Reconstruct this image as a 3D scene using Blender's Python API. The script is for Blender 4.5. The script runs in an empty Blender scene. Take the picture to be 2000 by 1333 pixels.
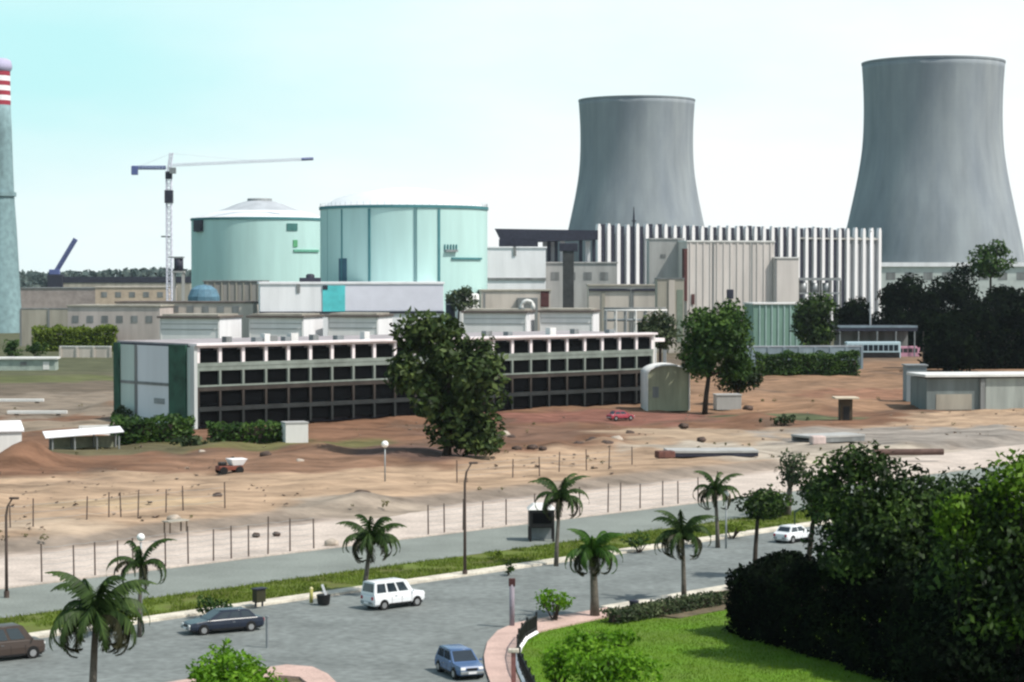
import bpy, math, random
import numpy as np
from mathutils import Vector, Matrix
random.seed(7)
rng = np.random.default_rng(7)
S = bpy.context.scene
COL = S.collection

# ------------------------------------------------------------------ camera
F = 4200.0; K = F / 2144.0                      # focal length in photo pixels (photo 2000 px wide)
CAMZ = 23.0
TH = math.atan(126.5 / F)       # pitch below the horizon
cam = bpy.data.cameras.new('camera')
cam.sensor_fit = 'HORIZONTAL'; cam.sensor_width = 36.0
cam.lens = 36.0 * F / 2000.0
cam.clip_start = 0.5; cam.clip_end = 25000
camo = bpy.data.objects.new('camera', cam); COL.objects.link(camo)
camo.location = (0, 0, CAMZ)
camo.rotation_euler = (math.pi / 2 - TH, 0, 0)
S.camera = camo

# ------------------------------------------------------------------ light
SUN_AZ = (1.0, -0.5)            # horizontal direction towards the sun
SUN_EL = math.radians(54)
w = bpy.data.worlds.new('World'); S.world = w; w.use_nodes = True
nt = w.node_tree; nt.nodes.clear()
def N(tree, kind, **kw):
    n = tree.nodes.new(kind)
    for k, v in kw.items():
        setattr(n, k, v)
    return n
sky = N(nt, 'ShaderNodeTexSky', sky_type='NISHITA')
sky.sun_disc = False
sky.sun_elevation = SUN_EL
sky.sun_rotation = math.atan2(SUN_AZ[0], SUN_AZ[1])
sky.air_density = 1.0; sky.dust_density = 2.0; sky.ozone_density = 2.0
tc = N(nt, 'ShaderNodeTexCoord')
mp = N(nt, 'ShaderNodeMapping'); mp.inputs['Scale'].default_value = (4.4, 4.4, 15.0)
mp.inputs['Location'].default_value = (3.4, 0.4, 0.6)
nz = N(nt, 'ShaderNodeTexNoise'); nz.inputs['Scale'].default_value = 1.0
nz.inputs['Detail'].default_value = 6; nz.inputs['Roughness'].default_value = 0.5
sep = N(nt, 'ShaderNodeSeparateXYZ')
nt.links.new(tc.outputs['Generated'], mp.inputs['Vector'])
nt.links.new(mp.outputs['Vector'], nz.inputs['Vector'])
nt.links.new(tc.outputs['Generated'], sep.inputs[0])
cr = N(nt, 'ShaderNodeValToRGB')
cr.color_ramp.elements[0].position = 0.36; cr.color_ramp.elements[0].color = (0, 0, 0, 1)
cr.color_ramp.elements[1].position = 0.66; cr.color_ramp.elements[1].color = (1, 1, 1, 1)
nt.links.new(nz.outputs['Fac'], cr.inputs['Fac'])
# a bright milky veil lies low over the land, whiter to the right
def mrange(src, a, b, c, d):
    n = N(nt, 'ShaderNodeMapRange'); n.interpolation_type = 'SMOOTHSTEP'
    for i, v in enumerate((a, b, c, d)): n.inputs[i + 1].default_value = v
    nt.links.new(src, n.inputs[0]); return n.outputs[0]
low = mrange(sep.outputs['Z'], 0.12, 0.60, 0.93, 0.20)
side = mrange(sep.outputs['X'], -0.25, 0.10, -0.04, 0.62)
hor = mrange(sep.outputs['Z'], 0.0, 0.10, 0.50, 0.0)
def add(a, b, op='ADD', k=1.0, clamp=False):
    n = N(nt, 'ShaderNodeMath', operation='MULTIPLY_ADD' if op == 'MA' else op, use_clamp=clamp)
    nt.links.new(a, n.inputs[0])
    if op == 'MA': n.inputs[1].default_value = k; nt.links.new(b, n.inputs[2])
    else: nt.links.new(b, n.inputs[1])
    return n.outputs[0]
whiteness = add(cr.outputs['Color'], add(side, hor), 'MA', 0.36, True)
veil = N(nt, 'ShaderNodeMix', data_type='RGBA')
veil.inputs['A'].default_value = (4.9, 8.4, 8.5, 1); veil.inputs['B'].default_value = (9.2, 9.6, 9.6, 1)
nt.links.new(whiteness, veil.inputs['Factor'])
mixc = N(nt, 'ShaderNodeMix', data_type='RGBA')
nt.links.new(low, mixc.inputs['Factor'])
nt.links.new(sky.outputs['Color'], mixc.inputs['A']); nt.links.new(veil.outputs['Result'], mixc.inputs['B'])
bg = N(nt, 'ShaderNodeBackground'); bg.inputs['Strength'].default_value = 0.10
out = N(nt, 'ShaderNodeOutputWorld')
nt.links.new(mixc.outputs['Result'], bg.inputs['Color'])
nt.links.new(bg.outputs[0], out.inputs['Surface'])
sl = bpy.data.lights.new('sun', 'SUN'); sl.energy = 4.0; sl.angle = math.radians(0.5); sl.color = (1.0, 0.95, 0.87)
so = bpy.data.objects.new('sun', sl); COL.objects.link(so)
sd = Vector((SUN_AZ[0], SUN_AZ[1], 0)).normalized() * math.cos(SUN_EL) + Vector((0, 0, math.sin(SUN_EL)))
so.rotation_euler = sd.to_track_quat('Z', 'Y').to_euler(); so.location = (200, 40, 300)
vs = S.view_settings
S.display_settings.display_device = 'sRGB'
vs.view_transform = 'Standard'; vs.look = 'None'; vs.exposure = 0.25; vs.gamma = 1.0; vs.use_curve_mapping = False
S.cycles.max_bounces = 5; S.cycles.diffuse_bounces = 2; S.cycles.transparent_max_bounces = 6
S.cycles.volume_bounces = 0
S.cycles.pixel_filter_type = 'BLACKMAN_HARRIS'; S.cycles.filter_width = 2.4

# ------------------------------------------------------------------ geometry of the view (photo pixel -> place)
ct, st = math.cos(TH), math.sin(TH)
def ray(px, py):
    xc = (px - 1000.0) / F; yc = (666.5 - py) / F
    return Vector((xc, ct + yc * st, -st + yc * ct))
def at(px, py, Y):
    d = ray(px, py); t = Y / d.y
    return Vector((d.x * t, Y, CAMZ + d.z * t))
def G(px, py, z=0.0):
    d = ray(px, py); t = (z - CAMZ) / d.z
    return Vector((d.x * t, d.y * t, z))
RA = math.radians(46.8)                       # direction of the avenue
RD = Vector((math.cos(RA), math.sin(RA), 0)); RN = Vector((-math.sin(RA), math.cos(RA), 0))
def RP(u, s, z=0.0):
    v = RD * u + RN * s; return Vector((v.x, v.y, z))
def SU(p): return (p.dot(RD), p.dot(RN))
ZS = 0.8                                      # level of the building site beyond the fence

# ------------------------------------------------------------------ materials
MATS = {}
def mat(name, c, rough=0.8, var=0.15, scale=0.6, metal=0.0, streak=False, bump=0.0, c2=None, spec=0.3, detail=4, fine=None):
    if name in MATS: return MATS[name]
    m = bpy.data.materials.new(name); m.use_nodes = True; t = m.node_tree
    b = t.nodes['Principled BSDF']
    b.inputs['Roughness'].default_value = rough; b.inputs['Metallic'].default_value = metal
    b.inputs['Specular IOR Level'].default_value = spec
    co = N(t, 'ShaderNodeTexCoord'); mpn = N(t, 'ShaderNodeMapping')
    if streak: mpn.inputs['Scale'].default_value = (1, 1, 0.12)
    t.links.new(co.outputs['Object'], mpn.inputs['Vector'])
    no = N(t, 'ShaderNodeTexNoise'); no.inputs['Scale'].default_value = scale; no.inputs['Detail'].default_value = detail
    no.inputs['Roughness'].default_value = 0.62
    t.links.new(mpn.outputs['Vector'], no.inputs['Vector'])
    rp = N(t, 'ShaderNodeValToRGB')
    lo = c2 if c2 else tuple(x * (1 - var) for x in c)
    hi = c if c2 else tuple(min(1, x * (1 + var * 0.6)) for x in c)
    rp.color_ramp.elements[0].position = 0.34; rp.color_ramp.elements[0].color = (*lo, 1)
    rp.color_ramp.elements[1].position = 0.64; rp.color_ramp.elements[1].color = (*hi, 1)
    t.links.new(no.outputs['Fac'], rp.inputs['Fac'])
    colour = rp.outputs['Color']
    if fine:
        n2 = N(t, 'ShaderNodeTexNoise'); n2.inputs['Scale'].default_value = fine; n2.inputs['Detail'].default_value = 3
        t.links.new(co.outputs['Object'], n2.inputs['Vector'])
        mr = N(t, 'ShaderNodeMapRange'); mr.inputs[1].default_value = 0.3; mr.inputs[2].default_value = 0.7
        mr.inputs[3].default_value = 0.8; mr.inputs[4].default_value = 1.15
        t.links.new(n2.outputs['Fac'], mr.inputs[0])
        mx = N(t, 'ShaderNodeMix', data_type='RGBA', blend_type='MULTIPLY'); mx.inputs['Factor'].default_value = 1
        t.links.new(colour, mx.inputs['A']); t.links.new(mr.outputs[0], mx.inputs['B']); colour = mx.outputs['Result']
    t.links.new(colour, b.inputs['Base Color'])
    if bump:
        bp = N(t, 'ShaderNodeBump'); bp.inputs['Strength'].default_value = bump; bp.inputs['Distance'].default_value = 0.1
        n3 = N(t, 'ShaderNodeTexNoise'); n3.inputs['Scale'].default_value = scale * 6; n3.inputs['Detail'].default_value = 5
        t.links.new(co.outputs['Object'], n3.inputs['Vector']); t.links.new(n3.outputs['Fac'], bp.inputs['Height'])
        t.links.new(bp.outputs['Normal'], b.inputs['Normal'])
    MATS[name] = m; return m
def leafmat(name, dark, mid, light, trans=0.25, gloss=0.012):
    if name in MATS: return MATS[name]
    m = bpy.data.materials.new(name); m.use_nodes = True; t = m.node_tree; t.nodes.clear()
    g = N(t, 'ShaderNodeNewGeometry')
    co = N(t, 'ShaderNodeTexCoord'); no = N(t, 'ShaderNodeTexNoise'); no.inputs['Scale'].default_value = 0.35; no.inputs['Detail'].default_value = 2
    t.links.new(co.outputs['Object'], no.inputs['Vector'])
    ma = N(t, 'ShaderNodeMath', operation='MULTIPLY_ADD'); ma.inputs[1].default_value = 0.45
    t.links.new(g.outputs['Random Per Island'], ma.inputs[0])
    mb = N(t, 'ShaderNodeMath', operation='MULTIPLY_ADD'); mb.inputs[1].default_value = 1.5; mb.inputs[2].default_value = -0.48
    t.links.new(no.outputs['Fac'], mb.inputs[0]); t.links.new(mb.outputs[0], ma.inputs[2])
    r = N(t, 'ShaderNodeValToRGB')
    r.color_ramp.elements[0].position = 0.1; r.color_ramp.elements[0].color = (*dark, 1)
    r.color_ramp.elements[1].position = 0.95; r.color_ramp.elements[1].color = (*light, 1)
    e = r.color_ramp.elements.new(0.5); e.color = (*mid, 1)
    t.links.new(ma.outputs[0], r.inputs['Fac'])
    d = N(t, 'ShaderNodeBsdfDiffuse'); tr = N(t, 'ShaderNodeBsdfTranslucent'); gl = N(t, 'ShaderNodeBsdfGlossy')
    gl.inputs['Roughness'].default_value = 0.5
    mx = N(t, 'ShaderNodeMixShader'); mx.inputs[0].default_value = trans
    mg = N(t, 'ShaderNodeMixShader'); mg.inputs[0].default_value = gloss
    o = N(t, 'ShaderNodeOutputMaterial')
    t.links.new(r.outputs['Color'], d.inputs['Color']); t.links.new(r.outputs['Color'], tr.inputs['Color'])
    t.links.new(d.outputs[0], mx.inputs[1]); t.links.new(tr.outputs[0], mx.inputs[2])
    t.links.new(mx.outputs[0], mg.inputs[1]); t.links.new(gl.outputs[0], mg.inputs[2])
    t.links.new(mg.outputs[0], o.inputs['Surface'])
    MATS[name] = m; return m

# ------------------------------------------------------------------ mesh builder and objects
class MB:
    def __init__(s): s.v = []; s.f = []
    def add(s, vs, fs):
        o = len(s.v); s.v += [tuple(p) for p in vs]; s.f += [tuple(i + o for i in f) for f in fs]; return s
    def box(s, c, d, rz=0.0):
        hx, hy, hz = d[0] / 2, d[1] / 2, d[2] / 2; ca, sa = math.cos(rz), math.sin(rz); vs = []
        for z in (-hz, hz):
            for x, y in ((-hx, -hy), (hx, -hy), (hx, hy), (-hx, hy)):
                vs.append((c[0] + x * ca - y * sa, c[1] + x * sa + y * ca, c[2] + z))
        return s.add(vs, [(3, 2, 1, 0), (4, 5, 6, 7), (0, 1, 5, 4), (1, 2, 6, 5), (2, 3, 7, 6), (3, 0, 4, 7)])
    def bx(s, x0, x1, y0, y1, z0, z1):
        return s.box(((x0 + x1) / 2, (y0 + y1) / 2, (z0 + z1) / 2), (x1 - x0, y1 - y0, z1 - z0))
    def prism(s, poly, z0, z1):
        n = len(poly); a = sum(poly[i][0] * poly[(i + 1) % n][1] - poly[(i + 1) % n][0] * poly[i][1] for i in range(n))
        if a < 0: poly = poly[::-1]
        vs = [(p[0], p[1], z0) for p in poly] + [(p[0], p[1], z1) for p in poly]
        return s.add(vs, [tuple(range(n - 1, -1, -1)), tuple(range(n, 2 * n))] + [(i, (i + 1) % n, n + (i + 1) % n, n + i) for i in range(n)])
    def tube(s, pts, rs, n=8, cap=True):
        pts = [Vector(p) for p in pts]; rings = []
        for i, p in enumerate(pts):
            t = (pts[min(i + 1, len(pts) - 1)] - pts[max(i - 1, 0)])
            if t.length < 1e-6: t = Vector((0, 0, 1))
            t.normalize(); u = t.orthogonal().normalized() if abs(t.z) < 0.9 else (Vector((1, 0, 0)) - t * t.x).normalized()
            if abs(t.z) < 0.9: u = Vector((0, 0, 1)).cross(t).normalized()
            v = t.cross(u); r = rs[i] if hasattr(rs, '__len__') else rs
            rings.append([p + (u * math.cos(2 * math.pi * k / n) + v * math.sin(2 * math.pi * k / n)) * r for k in range(n)])
        vs = [p for r in rings for p in r]; fs = []
        for i in range(len(pts) - 1):
            for k in range(n):
                a = i * n + k; b = i * n + (k + 1) % n; fs.append((a, b, b + n, a + n))
        if cap: fs += [tuple(range(n - 1, -1, -1)), tuple(range((len(pts) - 1) * n, len(pts) * n))]
        return s.add(vs, fs)
    def lathe(s, prof, n=48, c=(0, 0, 0)):
        vs = []; fs = []
        for r, z in prof:
            for k in range(n):
                a = 2 * math.pi * k / n; vs.append((c[0] + r * math.cos(a), c[1] + r * math.sin(a), c[2] + z))
        for i in range(len(prof) - 1):
            for k in range(n):
                a = i * n + k; b = i * n + (k + 1) % n; fs.append((a, b, b + n, a + n))
        return s.add(vs, fs)
    def ball(s, c, r, n=12, m=8, sz=1.0):
        prof = [(max(1e-3, r * math.sin(math.pi * i / m)), -r * sz * math.cos(math.pi * i / m)) for i in range(m + 1)]
        return s.lathe(prof, n, c)
    def strip(s, pts_a, pts_b, z):
        n = len(pts_a); vs = [(p[0], p[1], z) for p in pts_a] + [(p[0], p[1], z) for p in pts_b]
        return s.add(vs, [(i, i + 1, n + i + 1, n + i) for i in range(n - 1)])
    def build(s, name, m, parent=None, smooth=False, bevel=0.0):
        me = bpy.data.meshes.new(name); me.from_pydata(s.v, [], s.f); me.update()
        if smooth: me.polygons.foreach_set('use_smooth', [True] * len(me.polygons))
        me.materials.append(m)
        o = bpy.data.objects.new(name, me); COL.objects.link(o)
        if parent: o.parent = parent
        if bevel:
            b = o.modifiers.new('bevel', 'BEVEL'); b.width = bevel; b.segments = 2; b.limit_method = 'ANGLE'
        return o
def tag(o, label, cat, group=None):
    o['label'] = label; o['category'] = cat
    if group: o['group'] = group
    return o
def thing(name, label, cat, loc=(0, 0, 0), rz=0.0, group=None):
    o = bpy.data.objects.new(name, None); COL.objects.link(o); o.empty_display_size = 0.3
    o.location = loc; o.rotation_euler = (0, 0, rz); return tag(o, label, cat, group)
def dup(o, loc=None, rz=None, label=None, parent=None):
    c = o.copy(); COL.objects.link(c)
    if parent: c.parent = parent
    if loc is not None: c.location = loc
    if rz is not None: c.rotation_euler = (0, 0, rz)
    if label: c['label'] = label
    for ch in list(o.children): dup(ch, parent=c)
    return c
def struct(o): o['kind'] = 'structure'; return o
def quads(P):                                   # P: (n,4,3) array -> mesh data
    n = len(P); me = bpy.data.meshes.new('leaves')
    me.vertices.add(n * 4); me.vertices.foreach_set('co', P.reshape(-1).astype(np.float32))
    me.loops.add(n * 4); me.loops.foreach_set('vertex_index', np.arange(n * 4, dtype=np.int32))
    me.polygons.add(n); me.polygons.foreach_set('loop_start', np.arange(0, n * 4, 4, dtype=np.int32))
    me.polygons.foreach_set('loop_total', np.full(n, 4, dtype=np.int32))
    me.update(calc_edges=True); return me
def leaves(centres, normals, size, elong=1.7, jit=0.8, droop=0.0):
    n = len(centres)
    nn = normals + rng.normal(0, jit, (n, 3)); nn /= np.linalg.norm(nn, axis=1)[:, None] + 1e-9
    a = np.cross(nn, rng.normal(0, 1, (n, 3))); a[:, 2] -= droop; a -= nn * (a * nn).sum(1)[:, None]
    a /= np.linalg.norm(a, axis=1)[:, None] + 1e-9
    b = np.cross(nn, a); sz = size * rng.uniform(0.6, 1.3, n)[:, None]
    a = a * sz * elong * 0.5; b = b * sz * 0.5
    return np.stack([centres - a, centres + b * 0.9 + a * 0.1, centres + a, centres - b * 0.9 + a * 0.1], 1)
def clumps_leaves(cl, n, size, **kw):
    P = []
    for (c, r) in cl:
        k = max(8, int(n * r * r)); d = rng.normal(0, 1, (k, 3)); d /= np.linalg.norm(d, axis=1)[:, None]
        rad = r * rng.uniform(0.35, 1.05, k) ** 0.6
        p = np.array(c) + d * rad[:, None] * np.array([1, 1, 0.78])
        P.append(leaves(p, d + np.array([0, 0, 0.5]), size, **kw))
    return np.concatenate(P)
def leafobj(name, P, m, parent=None):
    me = quads(P); me.materials.append(m); o = bpy.data.objects.new(name, me); COL.objects.link(o)
    if parent: o.parent = parent
    return o

# ------------------------------------------------------------------ materials used
m_conc = mat('concrete', (0.38, 0.38, 0.37), 0.9, 0.2, 0.3, streak=True)
m_concd = mat('weathered concrete', (0.20, 0.21, 0.21), 0.9, 0.3, 0.4, streak=True)
m_white = mat('white paint', (0.78, 0.78, 0.80), 0.7, 0.10, 0.25, streak=True)
m_offw = mat('off white wall', (0.66, 0.66, 0.64), 0.8, 0.16, 0.25, streak=True)
m_beige = mat('beige wall', (0.50, 0.45, 0.40), 0.85, 0.2, 0.22, streak=True)
m_tan = mat('tan wall', (0.34, 0.315, 0.265), 0.85, 0.22, 0.3, streak=True)
m_dark = mat('dark steel', (0.03, 0.032, 0.05), 0.6, 0.3, 1.0)
m_grey = mat('grey steel', (0.22, 0.24, 0.25), 0.6, 0.2, 1.0)
m_black = mat('black iron', (0.012, 0.012, 0.013), 0.5, 0.2, 1.0)
m_glass = mat('dark window glass', (0.0035, 0.004, 0.005), 0.4, 0.3, 0.8, spec=0.06)
m_cglass = mat('car glass', (0.02, 0.03, 0.04), 0.06, 0.1, 1.0, spec=0.8)
m_tyre = mat('tyre rubber', (0.015, 0.015, 0.015), 0.9)
m_rim = mat('wheel rim', (0.45, 0.45, 0.46), 0.35, 0.1, 1.0, metal=0.7)
m_mint = mat('mint green paint', (0.44, 0.645, 0.62), 0.75, 0.07, 0.2, streak=True)
m_mintd = mat('dark mint trim', (0.06, 0.20, 0.22), 0.75, 0.1, 0.3)
m_dome = mat('white dome sheet', (0.66, 0.69, 0.71), 0.6, 0.05, 0.15)
m_rust = mat('dark red oxide', (0.09, 0.035, 0.035), 0.8, 0.3, 0.5)
m_wood = mat('brown bark', (0.10, 0.075, 0.055), 0.95, 0.35, 2.0, bump=0.4)
m_bark = mat('dark bark', (0.045, 0.035, 0.028), 0.95, 0.35, 2.0)
m_palmt = mat('grey palm trunk', (0.13, 0.115, 0.095), 0.95, 0.3, 3.0, bump=0.4)
m_pole = mat('brown painted pole', (0.085, 0.06, 0.05), 0.6, 0.2, 1.0)
m_galv = mat('galvanised steel', (0.30, 0.32, 0.33), 0.45, 0.1, 1.0, metal=0.3)
m_globe = mat('white lamp globe', (0.85, 0.85, 0.83), 0.3, 0.02, 1.0)
m_asph = mat('asphalt', (0.170, 0.188, 0.182), 0.9, 0.2, 0.2, fine=1.6, bump=0.1, detail=8)
m_asph2 = mat('old asphalt', (0.20, 0.22, 0.20), 0.9, 0.18, 0.14, fine=5, bump=0.1)
m_kerb = mat('cream kerb', (0.60, 0.55, 0.46), 0.85, 0.25, 0.7, fine=6)
m_pave = mat('pink paving', (0.52, 0.37, 0.32), 0.85, 0.15, 0.5, fine=7)
m_strip = mat('pale gravel verge', (0.50, 0.425, 0.37), 0.95, 0.18, 0.25, fine=4)
m_grass = mat('grass ground', (0.115, 0.165, 0.022), 0.95, 0.3, 0.25, c2=(0.10, 0.10, 0.025), fine=6)
m_lawn = mat('lawn ground', (0.10, 0.22, 0.008), 0.95, 0.3, 0.18, c2=(0.10, 0.16, 0.02), fine=6)
m_bed = mat('planting bed soil', (0.13, 0.105, 0.065), 0.95, 0.35, 0.8, fine=6)
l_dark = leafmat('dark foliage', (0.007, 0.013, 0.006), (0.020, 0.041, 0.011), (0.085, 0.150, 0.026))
l_vdark = leafmat('black green foliage', (0.003, 0.005, 0.004), (0.006, 0.010, 0.006), (0.015, 0.026, 0.010), 0.10, 0.0)  # near black green leaf colour
l_mid = leafmat('mid foliage', (0.014, 0.034, 0.010), (0.034, 0.075, 0.016), (0.085, 0.150, 0.028))
l_dull = leafmat('dusty foliage', (0.020, 0.034, 0.018), (0.045, 0.066, 0.030), (0.12, 0.15, 0.07))
l_lite = leafmat('light foliage', (0.05, 0.13, 0.006), (0.11, 0.25, 0.012), (0.24, 0.42, 0.04), 0.35)
l_palm = leafmat('palm foliage', (0.016, 0.032, 0.010), (0.042, 0.078, 0.020), (0.10, 0.155, 0.04), 0.2)
l_palml = leafmat('fresh palm foliage', (0.02, 0.06, 0.008), (0.05, 0.12, 0.016), (0.10, 0.20, 0.03), 0.25)
l_gras = leafmat('grass blades', (0.07, 0.10, 0.012), (0.12, 0.175, 0.02), (0.19, 0.25, 0.04), 0.3)
l_lawn = leafmat('lawn blades', (0.055, 0.11, 0.004), (0.105, 0.20, 0.004), (0.18, 0.29, 0.012), 0.35)
l_big = leafmat('dusty big tree leaves', (0.010, 0.018, 0.007), (0.034, 0.060, 0.017), (0.12, 0.165, 0.05), 0.25)
l_brit = leafmat('bright leaf tips', (0.03, 0.07, 0.006), (0.075, 0.15, 0.010), (0.15, 0.26, 0.025), 0.3)
l_palmd = leafmat('old palm fronds', (0.012, 0.013, 0.007), (0.032, 0.034, 0.016), (0.075, 0.07, 0.035), 0.1)
l_wood = leafmat('haze tinted foliage', (0.05, 0.075, 0.075), (0.07, 0.10, 0.095), (0.10, 0.13, 0.11), 0.1)  # distance haze put into the leaf colour as blue grey

# ------------------------------------------------------------------ ground sheet
def axis(lo, hi, a, b, step):
    d = list(np.arange(a, b + 0.01, step)); o = []
    x = a; k = step
    while x > lo: k *= 1.5; x -= k; o.append(x)
    r = []; x = b; k = step
    while x < hi: k *= 1.5; x += k; r.append(x)
    return np.array(o[::-1] + d + r)
gx = axis(-9000, 9000, -95, 130, 1.0); gy = axis(-600, 16000, 150, 520, 1.7)
XX, YY = np.meshgrid(gx, gy)
sv = XX * RN.x + YY * RN.y; uv = XX * RD.x + YY * RD.y
def vnoise(x, y, sc, seed):
    r = np.random.default_rng(seed); t = r.random((64, 64)); x = x / sc + 1000; y = y / sc + 1000
    xi = np.floor(x).astype(int); yi = np.floor(y).astype(int); fx = x - xi; fy = y - yi
    fx = fx * fx * (3 - 2 * fx); fy = fy * fy * (3 - 2 * fy); g = lambda a, b: t[a % 64, b % 64]
    return (g(xi, yi) * (1 - fx) + g(xi + 1, yi) * fx) * (1 - fy) + (g(xi, yi + 1) * (1 - fx) + g(xi + 1, yi + 1) * fx) * fy
sm = lambda a, b, v: np.clip((v - a) / (b - a), 0, 1) ** 2 * (3 - 2 * np.clip((v - a) / (b - a), 0, 1))
edge = 152 + 2.4 * (vnoise(XX, YY, 9, 3) - 0.5)
ZZ = ZS * sm(edge, edge + 3.4, sv)
rough = (vnoise(XX, YY, 9, 1) - 0.5) * 0.55 + (vnoise(XX, YY, 3.4, 2) - 0.5) * 0.5 + (vnoise(XX + 0.6 * YY, YY, 2.2, 8) - 0.5) * 0.25
site = sm(155, 160, sv) * (1 - sm(330, 370, sv)) * sm(20, 50, uv) * (1 - sm(420, 460, uv))
ZZ = ZZ + rough * site
mounds = [(60, 905, 2.2, 3.2), (25, 912, 1.4, 3.0), (790, 888, 1.0, 4.5), (700, 978, 0.9, 2.6), (1480, 822, 1.0, 4.0), (560, 900, 0.8, 3.0),
          (1170, 868, 0.9, 2.4), (1080, 874, 0.6, 2.6), (430, 880, 0.9, 4.0), (620, 882, 1.1, 5.0), (1600, 800, 0.9, 5.0), (215, 800, 1.6, 3.5), (120, 850, 0.8, 5.0)]
for px, py, h, r in mounds:
    p = G(px, py, ZS); ZZ = ZZ + h * np.exp(-((XX - p.x) ** 2 + ((YY - p.y) * 0.6) ** 2) / (r * r))
me = bpy.data.meshes.new('ground'); nx, ny = len(gx), len(gy)
me.vertices.add(nx * ny); me.vertices.foreach_set('co', np.stack([XX, YY, ZZ], -1).reshape(-1).astype(np.float32))
ii, jj = np.meshgrid(np.arange(nx - 1), np.arange(ny - 1)); a0 = (jj * nx + ii).reshape(-1)
lp = np.stack([a0, a0 + 1, a0 + nx + 1, a0 + nx], -1).reshape(-1).astype(np.int32); nf = len(a0)
me.loops.add(nf * 4); me.loops.foreach_set('vertex_index', lp)
me.polygons.add(nf); me.polygons.foreach_set('loop_start', np.arange(0, nf * 4, 4, dtype=np.int32)); me.polygons.foreach_set('loop_total', np.full(nf, 4, dtype=np.int32))
me.polygons.foreach_set('use_smooth', np.ones(nf, dtype=bool)); me.update(calc_edges=True)
# kinds of soil, with painted shade on the bank and below the tree
def lerp(A, B, t): return A * (1 - t[..., None]) + np.array(B) * t[..., None]
C = np.zeros(XX.shape + (3,)) + np.array((0.13, 0.125, 0.07))
C = lerp(C, (0.47, 0.39, 0.335), sm(134, 136, sv))
C = lerp(C, (0.23, 0.19, 0.155), sm(edge - 1.2, edge + 0.8, sv))  # darker band paints the shade of the bank face into the ground colour
C = lerp(C, (0.395, 0.28, 0.19), sm(edge + 2.2, edge + 5, sv))
bnd = 181 + 16 * (vnoise(XX, YY, 18, 5) - 0.5) + 9 * (vnoise(XX, YY, 5, 6) - 0.5) + np.clip((228 - uv) * 0.2, 0, 25)
C = lerp(C, (0.19, 0.105, 0.066), sm(bnd, bnd + 7, sv))
C = lerp(C, (0.26, 0.16, 0.10), sm(195, 225, sv) * sm(245, 290, uv))
dk = sm(0.55, 0.8, vnoise(XX, YY * 0.7, 8, 15) * 0.6 + vnoise(XX, YY, 3, 16) * 0.4) * sm(bnd - 16, bnd + 4, sv)
C = lerp(C, (0.115, 0.082, 0.062), dk * 0.75)
C = lerp(C, (0.15, 0.12, 0.09), sm(300, 345, sv))
C = lerp(C, (0.10, 0.105, 0.06), sm(360, 430, sv))
def patch(C, px, py, rx, ry, col, k=1.0, z=ZS, seed=9):
    p = G(px, py, z); ry = ry * 1.9; d = ((XX - p.x) / rx) ** 2 + ((YY - p.y) / ry) ** 2 + 1.1 * (vnoise(XX, YY * 0.6, 3.5, seed) - 0.5)
    return lerp(C, col, k * (1 - sm(0.55, 1.1, d)))
for (px, py, rx, ry, col) in [(110, 790, 26, 22, (0.22, 0.18, 0.14)), (60, 740, 20, 10, (0.11, 0.12, 0.05)), (150, 835, 18, 7, (0.25, 0.20, 0.15)),
        (420, 870, 22, 8, (0.13, 0.12, 0.05)), (200, 880, 14, 6, (0.13, 0.115, 0.065)), (560, 905, 20, 8, (0.22, 0.13, 0.085)), (1180, 815, 22, 10, (0.21, 0.10, 0.075)),
        (1000, 845, 14, 10, (0.17, 0.10, 0.07)), (1420, 850, 22, 9, (0.36, 0.27, 0.19)), (1650, 880, 26, 10, (0.38, 0.33, 0.27)), (1800, 850, 26, 10, (0.27, 0.24, 0.21)),
        (1560, 790, 20, 12, (0.28, 0.17, 0.105)), (1700, 770, 14, 10, (0.26, 0.14, 0.09)), (1530, 815, 12, 4, (0.10, 0.115, 0.06)), (820, 885, 9, 7, (0.12, 0.075, 0.06)),  # last patch on this line paints the shadow below the big tree
        (270, 985, 9, 3, (0.42, 0.31, 0.20)), (700, 985, 9, 4, (0.30, 0.25, 0.20)), (60, 1030, 8, 3, (0.44, 0.34, 0.25))]:
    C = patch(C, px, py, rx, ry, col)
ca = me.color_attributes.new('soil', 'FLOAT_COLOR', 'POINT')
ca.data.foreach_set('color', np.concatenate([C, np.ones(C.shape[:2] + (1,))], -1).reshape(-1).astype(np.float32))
mg = bpy.data.materials.new('soil and sand with painted shade'); mg.use_nodes = True; t = mg.node_tree; b = t.nodes['Principled BSDF']
b.inputs['Roughness'].default_value = 0.95; b.inputs['Specular IOR Level'].default_value = 0.1
vc = N(t, 'ShaderNodeVertexColor', layer_name='soil'); co = N(t, 'ShaderNodeTexCoord')
mpn = N(t, 'ShaderNodeMapping'); mpn.inputs['Rotation'].default_value = (0, 0, -RA); mpn.inputs['Scale'].default_value = (0.4, 0.8, 1)
t.links.new(co.outputs['Object'], mpn.inputs['Vector'])
n1 = N(t, 'ShaderNodeTexNoise'); n1.inputs['Scale'].default_value = 0.35; n1.inputs['Detail'].default_value = 8; n1.inputs['Roughness'].default_value = 0.68
t.links.new(mpn.outputs['Vector'], n1.inputs['Vector'])
r1 = N(t, 'ShaderNodeMapRange'); r1.inputs[1].default_value = 0.32; r1.inputs[2].default_value = 0.68; r1.inputs[3].default_value = 0.50; r1.inputs[4].default_value = 1.30
t.links.new(n1.outputs['Fac'], r1.inputs[0])
mx = N(t, 'ShaderNodeMix', data_type='RGBA', blend_type='MULTIPLY'); mx.inputs['Factor'].default_value = 1
t.links.new(vc.outputs['Color'], mx.inputs['A']); t.links.new(r1.outputs[0], mx.inputs['B'])
t.links.new(mx.outputs['Result'], b.inputs['Base Color'])
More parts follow.
